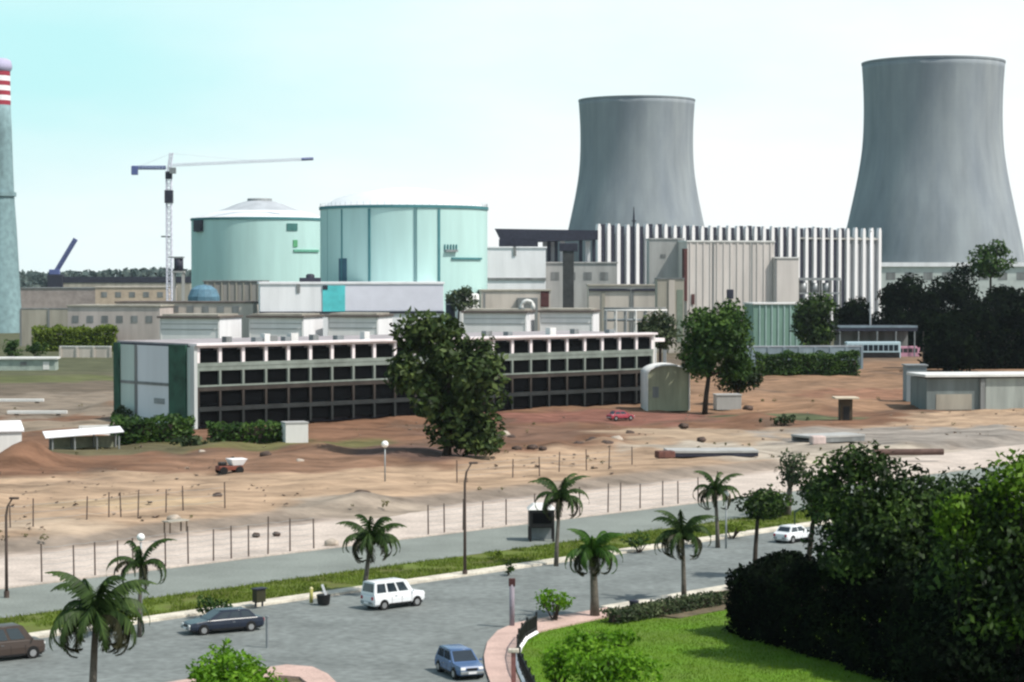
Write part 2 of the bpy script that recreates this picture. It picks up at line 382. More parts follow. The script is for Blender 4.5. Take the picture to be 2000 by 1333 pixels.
bp = N(t, 'ShaderNodeBump'); bp.inputs['Strength'].default_value = 0.6; bp.inputs['Distance'].default_value = 0.25
t.links.new(n1.outputs['Fac'], bp.inputs['Height']); t.links.new(bp.outputs['Normal'], b.inputs['Normal'])
me.materials.append(mg); ground = bpy.data.objects.new('ground', me); COL.objects.link(ground); struct(ground)

# ------------------------------------------------------------------ roads, kerbs, pavements
def sheet(name, poly, z, m):
    mb = MB(); mb.add([(p[0], p[1], z) for p in poly], [tuple(range(len(poly)))]); return struct(mb.build(name, m))
def band(name, u0, u1, s0, s1, z, m):
    return sheet(name, [RP(u0, s0), RP(u1, s0), RP(u1, s1), RP(u0, s1)], z, m)
def kerb(name, u0, u1, s0, s1, z0, z1, m):
    mb = MB(); mb.prism([RP(u0, s0).to_2d(), RP(u1, s0).to_2d(), RP(u1, s1).to_2d(), RP(u0, s1).to_2d()], z0, z1)
    return struct(mb.build(name, m))
band('avenue_road', -300, 900, 97.2, 114.9, 0.012, m_asph)
band('far_road', -300, 900, 123.4, 135.1, 0.012, m_asph2)
kerb('median_kerb', -300, 900, 114.9, 116.4, 0.0, 0.17, m_kerb)
kerb('far_kerb', -300, 900, 135.1, 135.5, 0.0, 0.12, m_strip)
kerb('median_back_kerb', -300, 900, 123.1, 123.4, 0.0, 0.12, m_concd)
kerb('median_ground', -300, 900, 116.4, 123.1, 0.0, 0.10, m_grass)
band('gravel_verge', -300, 900, 135.5, 150.0, 0.008, m_strip)
# side road joining from the near side
outerR = [(1186, 1190), (1120, 1202), (1060, 1211), (1005, 1221), (972, 1236), (952, 1258), (945, 1285), (948, 1310), (962, 1350), (1000, 1430), (1080, 1560)]
innerR = [(1186, 1208), (1130, 1220), (1075, 1232), (1040, 1241), (1018, 1254), (1006, 1272), (1002, 1292), (1008, 1318), (1022, 1350), (1062, 1430), (1150, 1560)]
outerL = [(-150, 1428), (0, 1398), (150, 1370), (300, 1342), (450, 1318), (560, 1303), (610, 1307), (640, 1321), (664, 1345), (690, 1400), (720, 1520)]
innerL = [(-150, 1450), (0, 1420), (150, 1392), (300, 1362), (450, 1338), (545, 1324), (585, 1327), (602, 1340), (618, 1365), (640, 1420), (664, 1530)]
oR = [G(*p) for p in outerR]; iR = [G(*p) for p in innerR]; oL = [G(*p) for p in outerL]; iL = [G(*p) for p in innerL]
sheet('side_road', [RP(SU(oL[0])[0], 98.5), RP(SU(oR[0])[0], 98.5)] + oR + oL[::-1], 0.006, m_asph)
def raised(name, A, B, z, m):
    mb = MB(); n = len(A)
    vs = [(p.x, p.y, 0) for p in A] + [(p.x, p.y, z) for p in A] + [(p.x, p.y, z) for p in B] + [(p.x, p.y, 0) for p in B]
    fs = []
    for i in range(n - 1):
        for k in range(3): fs.append((k * n + i, k * n + i + 1, (k + 1) * n + i + 1, (k + 1) * n + i))
    mb.add(vs, fs); return struct(mb.build(name, m))
raised('corner_pavement', oR, iR, 0.15, m_pave)
raised('left_pavement', oL, iL, 0.15, m_pave)
u0 = SU(oR[0])[0]
kerb('near_kerb', u0, 900, 95.7, 97.2, 0.0, 0.15, m_kerb)
kerb('near_bed', u0, 900, 90.2, 95.7, 0.0, 0.08, m_bed)
lawn_poly = [p for p in iR] + [G(1500, 1800), G(2300, 1800), RP(500, 90.2), RP(u0, 90.2)]
sheet('lawn', lawn_poly, 0.03, m_lawn)
sheet('left_garden', iL + [G(400, 1800), G(-300, 1800)], 0.02, m_bed)

def blades(n, pts, size, lean=0.5):
    h = size * rng.uniform(0.6, 1.4, n); a = rng.uniform(0, 6.283, n); wv = 0.16 * size
    dx = np.stack([np.cos(a), np.sin(a), np.zeros(n)], 1) * wv
    tip = np.stack([rng.normal(0, lean * size, n), rng.normal(0, lean * size, n), h], 1)
    return np.stack([pts - dx, pts + dx, pts + tip + dx * 0.3, pts + tip - dx * 0.3], 1)
n = 60000; u = rng.uniform(55, 260, n); s_ = rng.uniform(116.5, 123.0, n)
pts = np.stack([RD.x * u + RN.x * s_, RD.y * u + RN.y * s_, np.full(n, 0.09)], 1)
pts = pts[vnoise(pts[:, 0], pts[:, 1], 1.6, 21) > 0.32]
o = leafobj('median_grass', blades(len(pts), pts, 0.20), l_gras); o['kind'] = 'stuff'
tag(o, 'rough green grass covering the road median', 'grass')
lp2 = np.array([(p.x, p.y) for p in lawn_poly])
def inpoly(x, y, P):
    ins = np.zeros(len(x), bool); j = len(P) - 1
    for i in range(len(P)):
        c = ((P[i, 1] > y) != (P[j, 1] > y)) & (x < (P[j, 0] - P[i, 0]) * (y - P[i, 1]) / (P[j, 1] - P[i, 1] + 1e-12) + P[i, 0]); ins ^= c; j = i
    return ins
n = 150000; x = rng.uniform(0, 36, n); y = rng.uniform(100, 165, n); k = inpoly(x, y, lp2); x, y = x[k], y[k]
pts = np.stack([x, y, np.full(len(x), 0.03)], 1)
o = leafobj('lawn_grass', blades(len(pts), pts, 0.10), l_lawn); o['kind'] = 'stuff'
tag(o, 'bright green lawn grass at the lower right', 'grass')

# ------------------------------------------------------------------ cooling towers
m_tower = mat('cooling tower concrete', (0.275, 0.305, 0.325), 0.95, 0.3, 0.05, streak=True, c2=(0.200, 0.228, 0.258), detail=5)
_t = m_tower.node_tree; _n = [n for n in _t.nodes if n.type == 'MAPPING'][0]; _n.inputs['Scale'].default_value = (1.2, 1.2, 0.35)
_b = _t.nodes['Principled BSDF']; _src = _b.inputs['Base Color'].links[0].from_socket; _co = [n for n in _t.nodes if n.type == 'TEX_COORD'][0]
_m2 = N(_t, 'ShaderNodeMapping'); _m2.inputs['Scale'].default_value = (1, 1, 0.02); _t.links.new(_co.outputs['Object'], _m2.inputs['Vector'])
_s = N(_t, 'ShaderNodeTexNoise'); _s.inputs['Scale'].default_value = 0.16; _s.inputs['Detail'].default_value = 5; _t.links.new(_m2.outputs['Vector'], _s.inputs['Vector'])
_w = N(_t, 'ShaderNodeTexWave', bands_direction='Z', wave_profile='SAW'); _w.inputs['Scale'].default_value = 0.11; _t.links.new(_co.outputs['Object'], _w.inputs['Vector'])
_r1 = N(_t, 'ShaderNodeMapRange'); _r1.inputs[1].default_value = 0.3; _r1.inputs[2].default_value = 0.7; _r1.inputs[3].default_value = 0.87; _r1.inputs[4].default_value = 1.08; _t.links.new(_s.outputs['Fac'], _r1.inputs[0])
_r2 = N(_t, 'ShaderNodeMapRange'); _r2.inputs[3].default_value = 0.99; _r2.inputs[4].default_value = 1.005; _t.links.new(_w.outputs['Fac'], _r2.inputs[0])
_mm = N(_t, 'ShaderNodeMath', operation='MULTIPLY'); _t.links.new(_r1.outputs[0], _mm.inputs[0]); _t.links.new(_r2.outputs[0], _mm.inputs[1])
_mx = N(_t, 'ShaderNodeMix', data_type='RGBA', blend_type='MULTIPLY'); _mx.inputs['Factor'].default_value = 1; _t.links.new(_src, _mx.inputs['A']); _t.links.new(_mm.outputs[0], _mx.inputs['B']); _t.links.new(_mx.outputs['Result'], _b.inputs['Base Color'])
def tower(label, px, Y):
    c = at(px, 540, Y); t = thing('cooling_tower', label, 'cooling tower', (c.x, c.y, 0), group='hyperbolic cooling towers')
    pf = [(57.0, 9), (52.5, 20), (48.9, 30), (47.4, 40), (45.4, 49), (42.8, 61), (39.8, 75), (37.5, 89), (36.7, 100), (36.5, 112), (36.8, 124), (37.7, 136.3)]
    z = np.linspace(9, 136.3, 44); r = np.interp(z, [p[1] for p in pf], [p[0] for p in pf])
    for _ in range(5): r[1:-1] = (r[:-2] + 2 * r[1:-1] + r[2:]) / 4
    pr = list(zip(r, z)); inn = [(a - 0.7, b) for a, b in pr[::-1]]
    MB().lathe(pr + inn, 128).build('shell', m_tower, t, True)
    MB().lathe([(37.7, 136.3), (37.95, 136.35), (38.0, 137.4), (37.0, 137.4), (36.9, 136.3)], 128).build('rim', m_tower, t)
    for k in range(32):
        a = 2 * math.pi * (k // 2) / 16; d = (1 if k % 2 else -1) * math.pi / 16
        MB().tube([(60 * math.cos(a), 60 * math.sin(a), 0), (57.0 * math.cos(a + d), 57.0 * math.sin(a + d), 9.3)], 0.5, 6).build('leg', m_conc, t)
    return t
tower('grey cooling tower at far right, the larger-looking of the two, dark trees below it', 1820, K * 590)
tower('smaller-looking grey cooling tower standing behind the left end of the white finned hall', 1243, K * 715)

# ------------------------------------------------------------------ chimney
m_chim = mat('chimney concrete', (0.20, 0.30, 0.32), 0.9, 0.2, 0.1, streak=True, fine=0.5)
m_red = mat('red band paint', (0.32, 0.035, 0.06), 0.7, 0.1, 0.3)
m_lilac = mat('pale cap concrete', (0.42, 0.40, 0.55), 0.8, 0.1, 0.3)
Yc = K * 432; c = at(0, 540, Yc); px2m = Yc / F
t = thing('chimney', 'tall concrete chimney with red and white bands cut off by the left edge', 'chimney', (c.x, c.y, 0))
zc = lambda py: at(0, py, Yc).z
pr = [(9.0, 0), (8.3, zc(620)), (7.5, zc(540)), (6.7, zc(460)), (5.75, zc(384)), (5.3, zc(320)), (4.9, zc(250)), (4.6, zc(206))]
MB().lathe(pr + [(4.0, zc(206))], 48).build('shaft', m_chim, t, True)
MB().lathe([(5.75, zc(384)), (6.5, zc(384)), (6.5, zc(376)), (5.7, zc(376))], 48).build('gallery', m_chim, t)
ys = [206, 197, 187, 178, 168, 159, 149, 140]
for i in range(7):
    r = 4.6 - 0.02 * i
    MB().lathe([(r, zc(ys[i])), (r, zc(ys[i + 1]))], 48).build('band', m_red if i % 2 == 0 else m_white, t, True)
MB().lathe([(r, zc(140)), (5.1, zc(136)), (5.3, zc(130)), (4.8, zc(119)), (3.4, zc(115)), (0.01, zc(114))], 48).build('cap', m_lilac, t, True)

# ------------------------------------------------------------------ reactor buildings (mint green drums)
def drum(label, px0, px1, pytop, Y, domep, pybase):
    Y = K * Y; a = at(px0, 480, Y); b = at(px1, 480, Y); R = (b.x - a.x) / 2; cx = (a.x + b.x) / 2
    t = thing('reactor_building', label, 'reactor building', (cx, Y, 0), group='mint green reactor drums')
    H = at((px0 + px1) / 2, pytop, Y - R).z
    MB().lathe([(R, 0), (R, H - 0.9)], 96).build('drum_wall', m_mint, t, True)
    MB().lathe([(R, H - 0.9), (R + 0.35, H - 0.9), (R + 0.35, H), (R - 0.8, H)], 96).build('roof_rim', m_mintd, t)
    return t, R, H, Y
def on_drum(t, name, R, a, dw, z0, z1, th, m):
    a0 = a - dw / 2; mb = MB(); n = 6
    for i in range(n):
        b0 = a0 + dw * i / n; b1 = a0 + dw * (i + 1) / n
        p = [(r * math.sin(q), -r * math.cos(q)) for r, q in ((R - 0.1, b0), (R + th, b0), (R + th, b1), (R - 0.1, b1))]
        mb.prism(p, z0, z1)
    return mb.build(name, m, t)
def drum_angle(px, R, cx, cy):
    best = min((abs(1000 + F * (cx + R * math.sin(q)) / (cy - R * math.cos(q)) - px), q) for q in np.linspace(-1.5, 1.5, 601)); return best[1]
t, R, H, cy = drum('nearer mint green reactor drum with white dome and dark vertical seams', 626, 952, 400, 350, None, 545); cx = t.location.x
MB().lathe([(R - 0.8, H), (R * 0.82, H + 2.6), (R * 0.6, H + 4.3), (R * 0.35, H + 5.6), (R * 0.15, H + 6.2), (0.01, H + 6.4)], 96).build('dome', m_dome, t, True)
for px in (668, 722, 857):
    on_drum(t, 'seam', R, drum_angle(px, R, cx, cy), 0.028 if px != 668 else 0.014, 8, H - 1.2, 0.25, m_mintd)
a = drum_angle(880, R, cx, cy); on_drum(t, 'platform', R, a, 0.16, 30.5, 31.2, 1.0, m_grey)
for k in range(5): on_drum(t, 'bracket', R, a - 0.08 + 0.04 * k, 0.012, 31.2, 32.8, 0.4, m_mintd)
on_drum(t, 'pipe', R, drum_angle(915, R, cx, cy), 0.55, 28.2, 28.8, 0.5, m_mintd)
on_drum(t, 'doorway', R, drum_angle(670, R, cx, cy), 0.13, 20, 28.5, 0.2, mat('dark teal door', (0.05, 0.12, 0.17), 0.7))
mb = MB()
for k in range(72):
    q_ = 2 * math.pi * k / 72; mb.tube([(R * math.cos(q_), R * math.sin(q_), H - 0.1), (R * math.cos(q_), R * math.sin(q_), H + 1.1)], 0.05, 4)
o = mb.build('rim_railing', m_galv, t); o['kind'] = 'stuff'
a = drum_angle(812, R, cx, cy)
for s in (-0.012, 0.012): on_drum(t, 'ladder_rail', R, a + s, 0.004, 6, H - 0.9, 0.35, m_mintd)
for px in (640,): on_drum(t, 'panel_joint', R, drum_angle(px, R, cx, cy), 0.006, 6, H - 1.0, 0.06, m_mintd)
m_domeg = mat('grey dome panels', (0.40, 0.43, 0.46), 0.7, 0.12, 0.2)
t, R, H, cy = drum('farther mint green reactor drum beside the tower crane, part hidden by the other drum', 375, 640, 424, 438, None, 540); cx = t.location.x
MB().lathe([(R - 0.8, H), (R * 0.78, H + 2.0), (R * 0.62, H + 3.0)], 96).build('dome_skirt', m_dome, t, True)
MB().lathe([(R * 0.62, H + 3.0), (R * 0.5, H + 4.0), (R * 0.36, H + 5.6), (R * 0.22, H + 6.8), (R * 0.18, H + 7.0)], 96).build('dome', m_domeg, t, True)
MB().lathe([(R * 0.18, H + 6.7), (R * 0.18, H + 8.0), (0.01, H + 8.1)], 48).build('dome_cap', m_grey, t, True)
on_drum(t, 'vent_box', R, drum_angle(390, R, cx, cy), 0.22, H - 5.5, H - 1.0, 1.2, m_dark)
on_drum(t, 'louvre', R, drum_angle(571, R, cx, cy), 0.17, H - 5.2, H - 2.4, 0.3, mat('dark green louvre', (0.05, 0.16, 0.15), 0.7))
a = drum_angle(577, R, cx, cy); on_drum(t, 'hatch', R, a, 0.07, H - 11.5, H - 8.8, 0.3, mat('green hatch', (0.10, 0.34, 0.17), 0.7))
on_drum(t, 'pipe', R, a + 0.22, 0.5, H - 13.4, H - 12.5, 0.5, mat('green pipe paint', (0.12, 0.36, 0.26), 0.6))

# ------------------------------------------------------------------ box buildings seen front on
class Fr:
    """facade frame: origin at the front-left corner, x along the facade, y backwards"""
    def __init__(s, px0, px1, Y, rot, py=560):
        s.rot = math.atan(K * math.tan(math.radians(rot))); s.o = at(px0, py, Y); s.py = py
        s.d = Vector((math.cos(s.rot), math.sin(s.rot))); s.L = s.lx(px1)
    def lx(s, px):
        r = ray(px, s.py); # o + d*l is on ray direction r (horizontal)
        return (s.o.y * r.x - s.o.x * r.y) / (s.d.x * r.y - s.d.y * r.x)
    def lz(s, py, px=None, y=0.0):
        l = 0 if px is None else s.lx(px); Yw = s.o.y + s.d.y * l + math.cos(s.rot) * y
        return at(1000, py, Yw).z
    def root(s, name, label, cat, group=None, z=0.0): return thing(name, label, cat, (s.o.x, s.o.y, z), s.rot, group)

def shed(name, label, cat, px0, px1, pytop, Y, D, rot, mw, mr=None, zb=0.0, group=None, cap=0.5, over=0.35):
    f = Fr(px0, px1, K * Y, rot); H = f.lz(pytop); t = f.root(name, label, cat, group, zb); H -= zb
    MB().bx(0, f.L, 0, D, 0, H - cap).build('wall', mw, t)
    MB().bx(-over, f.L + over, -over, D + over, H - cap, H).build('roof', mr or mw, t, bevel=0.05)
    return t, f, H
def win(t, x0, x1, z0, z1, m=None, name='window', y=-0.06, th=0.1):
    return MB().bx(x0, x1, y - th / 2, y + th / 2, z0, z1).build(name, m or m_glass, t)

# white building with a cyan panel, in front of the drums
t, f, H = shed('service_building', 'long white service building with a bright cyan panel below the nearer drum', 'building', 508, 866, 551, 322, 26, 4, m_white, m_white, cap=0.7)
m_cyan = mat('cyan panel paint', (0.10, 0.55, 0.58), 0.7, 0.15, 0.3)
z0 = f.lz(609); MB().bx(f.lx(630), f.lx(674), -0.25, 0.05, z0, f.lz(558)).build('painted_panel', m_cyan, t)
win(t, f.lx(630), f.lx(640), f.lz(566), f.lz(558), m_dark, 'vent', y=-0.32)
MB().bx(-0.3, f.L + 0.2, -0.5, 0.0, z0 - 0.6, z0).build('ledge', m_dark, t)
win(t, f.lx(579), f.lx(586), f.lz(572), f.lz(552), m_concd, 'downpipe', y=-0.1, th=0.3)
MB().bx(f.lx(674), f.L - 0.1, -0.09, 0.02, z0 + 0.2, H - 0.9).build('lower_panel', mat('pale lavender wall', (0.66, 0.66, 0.74), 0.8, 0.06, 0.2), t)
win(t, f.lx(690), f.lx(720), 4, 6.5); win(t, f.lx(740), f.lx(770), 4, 6.5); win(t, f.lx(560), f.lx(590), 4, 6.5)
# plant on its roof
for px, wv, h, nm in ((600, 3.2, 1.6, 'roof_cooler'), (612, 5.5, 0.9, 'roof_cooler')):
    pass
q = at(606, 548, K*326)
t = thing('roof_cooler', 'dark rounded air cooler on the white building roof between the drums', 'air cooler', (q.x, q.y, H + 0.01))
MB().box((0, 0, 0.6), (6.2, 3, 1.2)).build('casing', m_dark, t, bevel=0.15); MB().lathe([(1.3, 1.2), (1.3, 1.9), (0.9, 2.3), (0.01, 2.4)], 24).build('fan_cowl', m_dark, t, True)

# row of pale process halls
specs = [(312, 468, 616, 292, 'pale process hall at the left end of the row, its right end wall bright'),
         (486, 634, 615, 294, 'second pale process hall from the left, right below the cyan panelled white building'),
         (640, 760, 614, 297, 'third pale process hall from the left, running behind the big tree'),
         (905, 1048, 606, 300, 'pale process hall just right of the big tree with a pipe bend on its roof'),
         (1054, 1178, 605, 303, 'last pale process hall of the row, right above the dark facade of the terraced offices')]
m_hall = mat('pale hall wall', (0.72, 0.71, 0.70), 0.85, 0.12, 0.12, streak=True)
m_roofd = mat('brown felt roof', (0.12, 0.10, 0.09), 0.9, 0.25, 0.3)
for i, (a, b_, yt, Y, lab) in enumerate(specs):
    e = (40, 42, 22, 20, 20)[i]
    f = Fr(a, b_ - e, K * Y, (-6.5, -6.5, -5, -4, -4)[i]); H = f.lz(yt); t = f.root('process_hall', lab, 'building', 'pale process halls in a row'); D = 17.0
    MB().bx(0, f.L - 0.12, 0, D, 0, H - 0.8).build('wall', m_hall, t)
    MB().bx(f.L - 0.12, f.L + 0.1, 0.05, D, 0, H - 0.8).build('end_wall', m_white, t)  # end wall whiter than the front: its sunlight put into the colour
    MB().bx(-0.6, f.L + 0.5, -0.8, D + 0.4, H - 0.8, H - 0.2).build('roof', m_roofd, t, bevel=0.06)
    MB().bx(0.4, f.L - 0.5, 0.6, D - 1, H - 0.2, H + 0.25).build('roof_kerb', m_tan, t)
    for k in range(3):
        win(t, f.L * (0.1 + 0.3 * k), f.L * (0.1 + 0.3 * k) + 3.2, 3.5, 5.2)
    MB().bx(f.L * 0.02, f.L * 0.98, -0.10, -0.004, H - 3.9, H - 3.6).build('wall_rail', m_conc, t)
    MB().bx(f.L * 0.02, f.L * 0.98, -0.10, -0.004, H - 2.4, H - 2.2).build('wall_rail', m_conc, t)
    for k in (0, 4):
        MB().bx(f.L * k / 4.0 - 0.1 + 0.3 * (k == 0) - 0.3 * (k == 4), f.L * k / 4.0 + 0.1 + 0.3 * (k == 0) - 0.3 * (k == 4), -0.16, -0.003, 0, H - 0.85).build('pilaster', m_offw, t)
q = at(1030, 592, K*300); t = thing('pipe_bend', 'white curved pipe bend rising from the pale hall roof', 'pipe', (q.x, q.y, at(1030, 602, K*301).z))
pts = [(-1.6 * math.cos(k * math.pi / 8), 0, 1.6 * math.sin(k * math.pi / 8) + 0.4) for k in range(9)]
MB().tube([(-1.6, 0, -0.4)] + pts + [(1.6, 0, -0.4)], 0.55, 12).build('pipe', m_offw, t, True); MB().tube([(-1.6, 0, -0.5), (-1.6, 0, 0.1)], 0.85, 12).build('flange', m_grey, t)

# middle white box, beige blocks, canopy
t, f, H = shed('white_block', 'plain white block building just right of the nearer reactor drum', 'building', 951, 1066, 482, 362, 24, 3, m_white, m_white)
win(t, f.lx(1002), f.lx(1008), H - 3, H, m_concd, 'downpipe', y=-0.2, th=0.3)
MB().bx(0, f.L, -0.4, 0, f.lz(548), f.lz(543)).build('plinth', m_concd, t)
t, f, H = shed('beige_block', 'low beige annex with a dark roof line below the plain white block', 'building', 940, 1075, 566, 338, 14, 2, m_beige, m_tan)
win(t, f.lx(1056), f.lx(1072), f.lz(600), f.lz(568), m_rust, 'doorway'); win(t, f.lx(945), f.lx(948), 6, H - 1, m_concd, 'downpipe', th=0.3)
MB().bx(f.lx(1010), f.lx(1050), -1.4, -0.1, 0, f.lz(582)).build('plant_room', m_concd, t, bevel=0.1)
t, f, H = shed('grey_block', 'mottled grey concrete block under the dark steel canopy', 'building', 1066, 1205, 512, 366, 20, 2, m_conc, m_conc)
for k in range(4): win(t, f.lx(1076 + 32 * k), f.lx(1092 + 32 * k), H - 6, H - 3.4, m_concd)
t, f, H = shed('low_beige_wall_building', 'low beige building with dark eaves left of the ribbed beige block', 'building', 1150, 1284, 556, 335, 16, 0, m_beige, m_tan)
MB().bx(0, f.L, -0.5, -0.02, H - 2.0, H - 1.3).build('eaves_band', m_dark, t)
win(t, f.lx(1175), f.lx(1182), 3, H - 2.2, m_tan, 'pier', th=0.4); win(t, f.lx(1232), f.lx(1238), 0, H - 2.2, m_concd, 'pier', th=0.5)
win(t, f.lx(1246), f.lx(1274), 3, 9)
f = Fr(966, 1168, K * 378, -1); t = f.root('steel_canopy', 'dark steel canopy bridge on columns in front of the finned hall', 'canopy')
zt, zb_ = f.lz(447), f.lz(470)
MB().add([(0, 0, zt), (f.L, 0, zt - 0.6), (f.L, 9, zt - 0.6), (0, 9, zt), (2.5, 0, zb_ - 1), (f.L, 0, zb_ + 0.3), (f.L, 9, zb_ + 0.3), (2.5, 9, zb_ - 1)],
         [(0, 3, 2, 1), (4, 5, 6, 7), (0, 1, 5, 4), (1, 2, 6, 5), (2, 3, 7, 6), (3, 0, 4, 7)]).build('canopy_deck', m_dark, t)
MB().bx(1.5, f.L * 0.42, -0.3, -0.02, zb_ - 2.4, zb_ + 0.4).build('deck_beam', m_dark, t)
for px in (978, 1005, 1022, 1044, 1072, 1086, 1134, 1160):
    l = f.lx(px); MB().bx(l - 0.6, l + 0.6, 3, 4.2, 0, zb_ + 0.2).build('column', m_dark, t)
for px in (1064, 1080, 1098, 1148):
    l = f.lx(px); MB().bx(l - 0.85, l + 0.85, 5.5, 6.6, 0, zb_ - 0.2).build('white_column', m_white, t)
q = at(1110, 590, K * 356); t = thing('dark_pier', 'tall dark concrete pier with a wider head below the steel canopy', 'pier', (q.x, q.y, 0)); hz = at(1110, 478, K * 356).z
MB().bx(-1.8, 1.8, -1, 1, 0, hz).build('shaft', mat('dark pier concrete', (0.055, 0.058, 0.06), 0.9, 0.3, 0.4), t, bevel=0.2)
MB().bx(-3.0, 3.0, -1.3, 1.3, hz - 2.2, hz + 0.4).build('head', m_dark, t, bevel=0.15)

# finned turbine hall
f = Fr(1168, 1716, K*404.9, 20.5); t = f.root('turbine_hall', 'long turbine hall with white vertical fins standing in front of both cooling towers', 'building')
H = f.lz(434); Hw = H - 0.7
m_fin = mat('white fins', (0.74, 0.73, 0.74), 0.75, 0.12, 0.2, streak=True)
m_hallw = mat('grey hall wall', (0.26, 0.27, 0.29), 0.8, 0.2, 0.2, streak=True)
MB().bx(0, f.L, 0.6, 34, 0, Hw - 4.5).build('wall', m_hallw, t)
nf_ = 32; fin = None; strip_ = None; sp = f.L / nf_
for k in range(nf_ + 1):
    mb = MB(); wv = 1.55
    x0 = k * sp - wv / 2
    if fin is None:
        h = H - 0.5
        fin = MB().add([(-wv / 2, 0, 0), (wv / 2, 0, 0), (wv / 2, 1.4, 0), (-wv / 2, 1.4, 0), (-wv / 2, 0, h - 1.2), (wv / 2, 0, h - 1.2), (wv / 2, 1.4, h - 1.2), (-wv / 2, 1.4, h - 1.2),
             (-wv * 0.28, 0, h), (wv * 0.28, 0, h), (wv * 0.28, 1.4, h), (-wv * 0.28, 1.4, h)],
             [(0, 1, 5, 4), (1, 2, 6, 5), (2, 3, 7, 6), (3, 0, 4, 7), (4, 5, 9, 8), (5, 6, 10, 9), (6, 7, 11, 10), (7, 4, 8, 11), (8, 9, 10, 11)]).build('fin', m_fin, t)
        o = fin
    else:
        o = fin.copy(); COL.objects.link(o)
    o.parent = t; o.location = (k * sp, -0.8 + random.uniform(-0.05, 0.05), random.uniform(-0.3, 0.3))
    if k < nf_ and k < 28:
        if strip_ is None:
            strip_ = MB().bx(-1.15, 1.15, 0.25, 0.62, 0, Hw).build('window_strip', m_dark, t); o = strip_
        else:
            o = strip_.copy(); COL.objects.link(o)
        o.parent = t; o.location = ((k + 0.5) * sp, 0, random.uniform(-0.8, 0.4))
MB().bx(-0.5, f.L + 0.5, 0.3, 0.62, H - 5.2, H - 4.2).build('wall_band', m_conc, t)
MB().bx(f.lx(1560), f.L + 0.6, -0.55, -0.2, H - 5.2, H - 4.6).build('wall_band', m_conc, t)
q = at(1238, 430, K*392); tt = thing('roof_mast', 'thin dark mast rising above the white fins', 'mast', (q.x, q.y, 0))
MB().tube([(0, 0, 0), (0, 0, at(1238, 425, K*392).z), (0, 0, at(1238, 404, K*392).z)], [0.5, 0.35, 0.12], 8).build('pole', m_dark, tt)
MB().box((0, 0, at(1238, 432, K*392).z), (1.6, 1.2, 0.4)).build('platform', m_dark, tt)

# ribbed beige block in front of the fins
f = Fr(1342, 1512, K*345, 6); t = f.root('ribbed_block', 'tall ribbed beige wall block in front of the white fins', 'building')
H = f.lz(473)
m_rib = mat('ribbed beige cladding', (0.57, 0.53, 0.50), 0.8, 0.12, 0.25, streak=True)
MB().bx(0, f.L, 0, 18, 0, H).build('wall', m_rib, t)
MB().bx(-0.25, f.L + 0.2, -0.35, 18.2, H, H + 0.5).build('parapet', m_offw, t)
for k in range(13):
    x = f.L * (k + 0.5) / 13; MB().bx(x - 0.28, x + 0.28, -0.22, -0.004, 2, H - 0.1).build('rib', m_rib, t)
for px in (1393, 1468): win(t, f.lx(px) - 0.2, f.lx(px) + 0.2, 0, H, m_concd, 'joint', y=-0.03, th=0.5)
MB().bx(f.lx(1336), -0.01, -0.3, 2.4, f.lz(588), f.lz(486)).build('shaft', m_rust, t)
MB().bx(f.lx(1350), f.lx(1356), -0.5, -0.24, f.lz(595), f.lz(575)).build('hose_box', m_rust, t)
f2 = Fr(1512, 1560, K*347, 6); t2 = f2.root('stair_block', 'lower plain beige block adjoining the ribbed wall on its right', 'building')
H2 = f2.lz(505); MB().bx(0.15, f2.L, 0, 15, 0, H2).build('wall', m_rib, t2); MB().bx(0.0, f2.L + 0.2, -0.3, 15.2, H2, H2 + 0.4).build('parapet', m_offw, t2)
win(t2, 0.1, 0.9, 6, H2, m_concd, 'joint'); win(t2, f2.L * 0.4, f2.L * 0.7, 3, 6)
f = Fr(1268, 1336, K*350, 0); t = f.root('grey_tower_block', 'tall plain grey block left of the ribbed beige wall', 'building'); H = f.lz(468)
MB().bx(0, f.L, 0, 16, 0, H).build('wall', m_conc, t); MB().bx(-0.2, f.L + 0.2, -0.25, 16.2, H, H + 0.4).build('parapet', m_conc, t)
win(t, f.lx(1290), f.lx(1300), f.lz(504), f.lz(497), m_concd, 'vent')
f = Fr(1284, 1336, K*318, 0); t = f.root('tan_stair_tower', 'tan stair tower with a pale vertical strip behind the round tree', 'building'); H = f.lz(546)
MB().bx(0, f.L, 0, 10, 0, H).build('wall', m_tan, t); MB().bx(-0.2, f.L + 0.2, -0.2, 10.2, H, H + 0.4).build('roof', m_concd, t)
MB().bx(f.lx(1306), f.lx(1318), -0.3, 0.02, 0, H - 0.2).build('pale_strip', m_beige, t); win(t, f.lx(1322), f.lx(1334), 4, H - 3, mat('green grey shutter', (0.20, 0.24, 0.19), 0.8), 'shutter')

# platform with plant, right of the ribbed block
f = Fr(1560, 1642, K*352, 8); t = f.root('equipment_platform', 'grey steel equipment platform with tanks below the white fins', 'platform')
z1 = f.lz(548); MB().bx(0, f.L, 0, 8, z1, z1 + 0.8).build('deck', m_grey, t)
MB().bx(0, f.L, 0, 8, f.lz(575), f.lz(575) + 0.5).build('deck', m_grey, t)
for k in range(5):
    for y in (0.3, 7.7): MB().tube([(f.L * k / 4, y, 0), (f.L * k / 4, y, z1)], 0.3, 8).build('column', m_concd, t)
for k in range(3): MB().tube([(2.2 + 4 * k, 1.6, f.lz(574)), (2.2 + 4 * k, 1.6, f.lz(553))], 1.2, 16).build('tank', m_galv, t, True)

